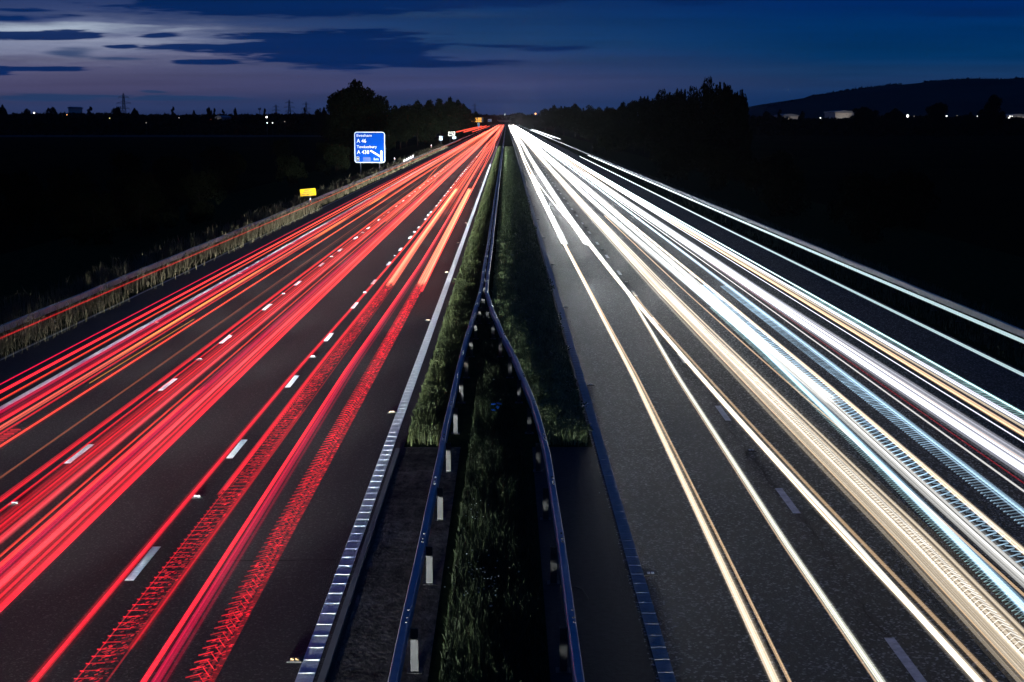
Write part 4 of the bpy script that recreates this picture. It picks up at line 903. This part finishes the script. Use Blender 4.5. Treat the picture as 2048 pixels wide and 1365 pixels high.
# ---- right carriageway: head lamps
T('white streak nearest the central grass, swelling to the bottom edge', .65, [(14, .475), (24, .487), (40, .497), (62, .482), (140, .44), (1000, .44)], .12, 5, WARM, .85, fill=.16)
T('thin orange companion right of the first white streak', .7, [(14, .502), (24, .508), (40, .511), (62, .492), (140, .455), (1000, .455)], .035, 2, PEACH, .85, y1=200)
T('pale white streak second from the central grass', .65, [(14, .672), (24, .660), (40, .668), (58, .70), (66, .705), (110, .66), (140, .655), (1000, .65)], .11, 5, CREAM, .62, fill=.14)
T('amber rim on the left of the second white streak', .66, [(14, .662), (24, .650), (40, .658), (58, .692)], .03, 2, PEACH, .5, y1=58)
T('peach streak swinging outward from the second lane line', .65, [(14, .858), (20, .832), (30, .788), (40, .755), (55, .715), (66, .69), (110, .64), (1000, .62)], .13, 5, WARM, .80, fill=.16)
T('brownish halo above the peach streak', .72, [(14, .885), (20, .860), (30, .815), (40, .78), (55, .735)], .08, 3, PEACH, .38, y1=60)
T('short blazing white bar, left of two that end in mid lane', .65, [(60, .475), (85, .47), (140, .46), (300, .45)], .30, 6, WHT, 1.2, y0=84, y1=190, wig=0, fill=.8)
T('short blazing white bar, right of two that end in mid lane', .65, [(60, .66), (85, .655), (140, .63), (300, .6)], .36, 6, WHT, 1.2, y0=84, y1=230, wig=0, fill=.8)
T('white streak crossing from the grass side into the middle lane', .65, [(14, .852), (24, .822), (40, .758), (66, .70), (90, .645), (130, .56), (170, .50), (260, .46), (1000, .45)], .13, 4, WHT, .5)
T('wide cream band of fine lines in the near middle lane', .7, [(14, .965), (24, .970), (40, .945), (60, .92), (140, .90), (1000, .90)], .60, 17, WARM, .42, fill=.12, soft=.2)
T('thin orange rim on the left of the wide cream band', .68, [(14, .925), (24, .93), (40, .907), (60, .885)], .03, 2, PEACH, .5, y1=90)
lat = [(-.5, 0, .02, .0, .10, .06, .008, .8), (0, .10, .06, .5, .0, .02, .008, .7), (-.5, .16, .02, .1, .12, .05, .006, .5)]
pulsed('fine white lattice inside the wide cream band', .72, [(14, .975), (24, .975), (40, .95), (60, .92)], .26, 14, 60, .17, WHT, 1.0, lat, rails=((-.3, .01, .5), (.4, .012, .5)))
T('blue white streak right of the wide cream band', .7, [(14, 1.045), (20, 1.062), (32, 1.095), (45, 1.12), (140, 1.08), (1000, 1.06)], .17, 6, BLUE, .75, fill=.3)
pulsed('blue grey lattice under the blue white streak', .62, [(14, 1.025), (20, 1.045), (32, 1.08), (45, 1.10)], .30, 14, 55, .15, TEAL, .7, lat)
T('thin orange line between the blue streak and the zigzag band', .7, [(14, 1.10), (20, 1.09), (32, 1.085), (60, 1.045), (100, 1.03)], .03, 1, PEACH, .7, y1=110, wig=0)
T('pale grey veil under the zigzag band', .7, [(14, 1.125), (24, 1.135), (40, 1.15), (60, 1.17), (140, 1.16), (1000, 1.15)], .30, 9, WHT, .38, fill=.12)
T('thin clear white line along the zigzag band', .74, [(14, 1.128), (24, 1.133), (40, 1.15), (60, 1.165), (1000, 1.15)], .03, 1, WHT, .9)
zig = [(-.5, 0, .0, .5, .10, .06, .011, 1), (.5, .10, .06, -.1, .24, .03, .008, .7), (-.5, .05, .0, .3, .06, .03, .006, .6)]
pulsed('blue and cream zigzag ladder in the middle lane', .72, [(14, 1.165), (24, 1.170), (40, 1.18), (60, 1.19)], .26, 14, 62, .30, BLUE, 1.0, zig)
T('peach double line right of the zigzag ladder', .72, [(14, 1.198), (24, 1.20), (40, 1.215), (60, 1.215), (140, 1.2), (1000, 1.18)], .13, 5, WARM, .7, fill=.2)
T('dense white mass of the middle lane farther up', .68, [(34, 1.17), (50, 1.14), (80, 1.10), (140, 1.06), (1000, 1.0)], .40, 10, WHT, .5, y0=36, fill=.2)
com = [(-.5, 0, 0, .5, .02, .05, .010, .8), (-.5, .0, 0, -.3, .09, .0, .008, .6)]
pulsed('blue white comb of short strokes in the outer lane', .68, [(14, 1.285), (24, 1.290), (34, 1.30), (50, 1.305), (62, 1.31)], .34, 14, 62, .19, BLUE, .85, com)
T('soft blue streak running along the comb', .72, [(14, 1.312), (24, 1.317), (34, 1.33), (50, 1.335), (80, 1.34), (1000, 1.33)], .16, 6, BLUE, .5, fill=.15)
T('clear white hairline to the right of the comb', .7, [(14, 1.392), (24, 1.393), (60, 1.395), (1000, 1.38)], .03, 1, WHT, .9)
T('thin dull red wavering line in the outer white lane', .5, [(14, 1.42), (24, 1.428), (40, 1.42), (70, 1.43)], .022, 1, RED, .3, y1=75, wig=0)
T('broad blazing white and violet band of the outer lane', .68, [(14, 1.495), (24, 1.495), (40, 1.478), (60, 1.465), (140, 1.45), (1000, 1.42)], .44, 13, VIO, .7, fill=.25, soft=.3)
T('orange thread on the right of the broad violet band', .68, [(14, 1.535), (24, 1.535), (40, 1.51), (60, 1.49)], .03, 2, PEACH, .6, y1=90)
T('grey violet veil right of the broad band', .68, [(14, 1.545), (24, 1.55), (40, 1.53), (60, 1.5)], .22, 6, VIO, .28, y1=200)
T('white hairline right of the broad violet band', .68, [(14, 1.608), (24, 1.610), (60, 1.60), (1000, 1.58)], .045, 2, VIO, 1.0)
T('copper coloured double band in the outer lane', .7, [(14, 1.645), (24, 1.650), (60, 1.645), (140, 1.62), (1000, 1.6)], .17, 6, PEACH, .8, fill=.2)
T('pale orange line over the copper band', .75, [(14, 1.685), (24, 1.690), (60, 1.675), (140, 1.65)], .05, 2, WARM, .8)
T('violet white band between the copper and teal bands', .7, [(14, 1.715), (24, 1.715), (60, 1.70), (140, 1.67), (1000, 1.62)], .16, 5, VIO, .7, fill=.15)
lt = [(-.5, 0, 0, .5, .03, .03, .012, .8), (.5, .03, .03, .45, .14, .0, .010, .6)]
pulsed('teal ladder of flashes at the right edge of the white trails', .68, [(14, 1.748), (24, 1.748), (40, 1.74), (62, 1.73)], .26, 14, 62, .19, TEAL, .75, lt)
T('teal outer streak closing the right side of the white trails', .68, [(14, 1.775), (24, 1.772), (60, 1.75), (140, 1.71), (1000, 1.64)], .12, 5, TEAL, .75, fill=.2)
T('clean pale line of a lorry lamp over the right hard shoulder', 3.3, [(12, 2.03), (24, 2.03), (60, 2.02), (160, 2.03), (400, 2.03)], .068, 1, CYAN, .8, y1=185, wig=0)
T('clean pale line of a lorry lamp just under the right verge rail', 3.3, [(12, 2.338), (24, 2.338), (60, 2.325), (160, 2.33), (400, 2.33)], .068, 1, CYAN, .85, y1=190, wig=0)
for (px0, py0, px1, py1, lb, h_) in ((1119, 278, 1064, 260, 'topmost of the short lamp lines right of the far glare', 3.4), (1110, 276, 1058, 258.5, 'middle of the short lamp lines right of the far glare', 3.3), (1103, 277.5, 1057, 259.5, 'lowest of the short lamp lines right of the far glare', 3.2)):
    kk = (px0 - 1013) / (py0 - 241); y_ = F_PX * (CAM_H - h_) / (py0 - 241)
    T(lb, h_, kk, .10, 1, VIO, .5, y0=y_, y1=y_ * (py0 - 241) / (py1 - 241), wig=0)
GWN = 'white trails bundled together far up the right carriageway'
for lane, (ka, kb, n_) in enumerate(((.42, .68, 5), (.88, 1.24, 10), (1.36, 1.66, 9))):
    for q in range(n_):
        kf = ka + (kb - ka) * tr.random(); y_ = math.exp(tr.uniform(math.log(110), math.log(330)))
        T('white far streak in the crowded glare up the right carriageway', .66, [(50, kf + tr.normal()*.015), (250, kf + tr.normal()*.02), (800, kf), (2500, kf*.95)], .17, 3, (WHT, WARM, VIO, WHT, PEACH)[q % 5], .34, y0=y_, y1=2400, group=GWN, wig=.3, fade=.5)

# ------------------------------------------------------------------ night haze over the whole place
hz = MB(); hz.box((0, 2900, 99), (9000, 6200, 202)); ho = hz.build('haze', MT['tar']); ho['kind'] = 'stuff'
hm = bpy.data.materials.new('haze_air'); hm.use_nodes = True; t = hm.node_tree; t.nodes.clear()
_v = t.nodes.new('ShaderNodeVolumePrincipled'); _o = t.nodes.new('ShaderNodeOutputMaterial'); t.links.new(_v.outputs[0], _o.inputs['Volume'])
_v.inputs['Color'].default_value = (.8, .87, .97, 1); _v.inputs['Density'].default_value = .00003; _v.inputs['Anisotropy'].default_value = .7
ho.data.materials.clear(); ho.data.materials.append(hm)
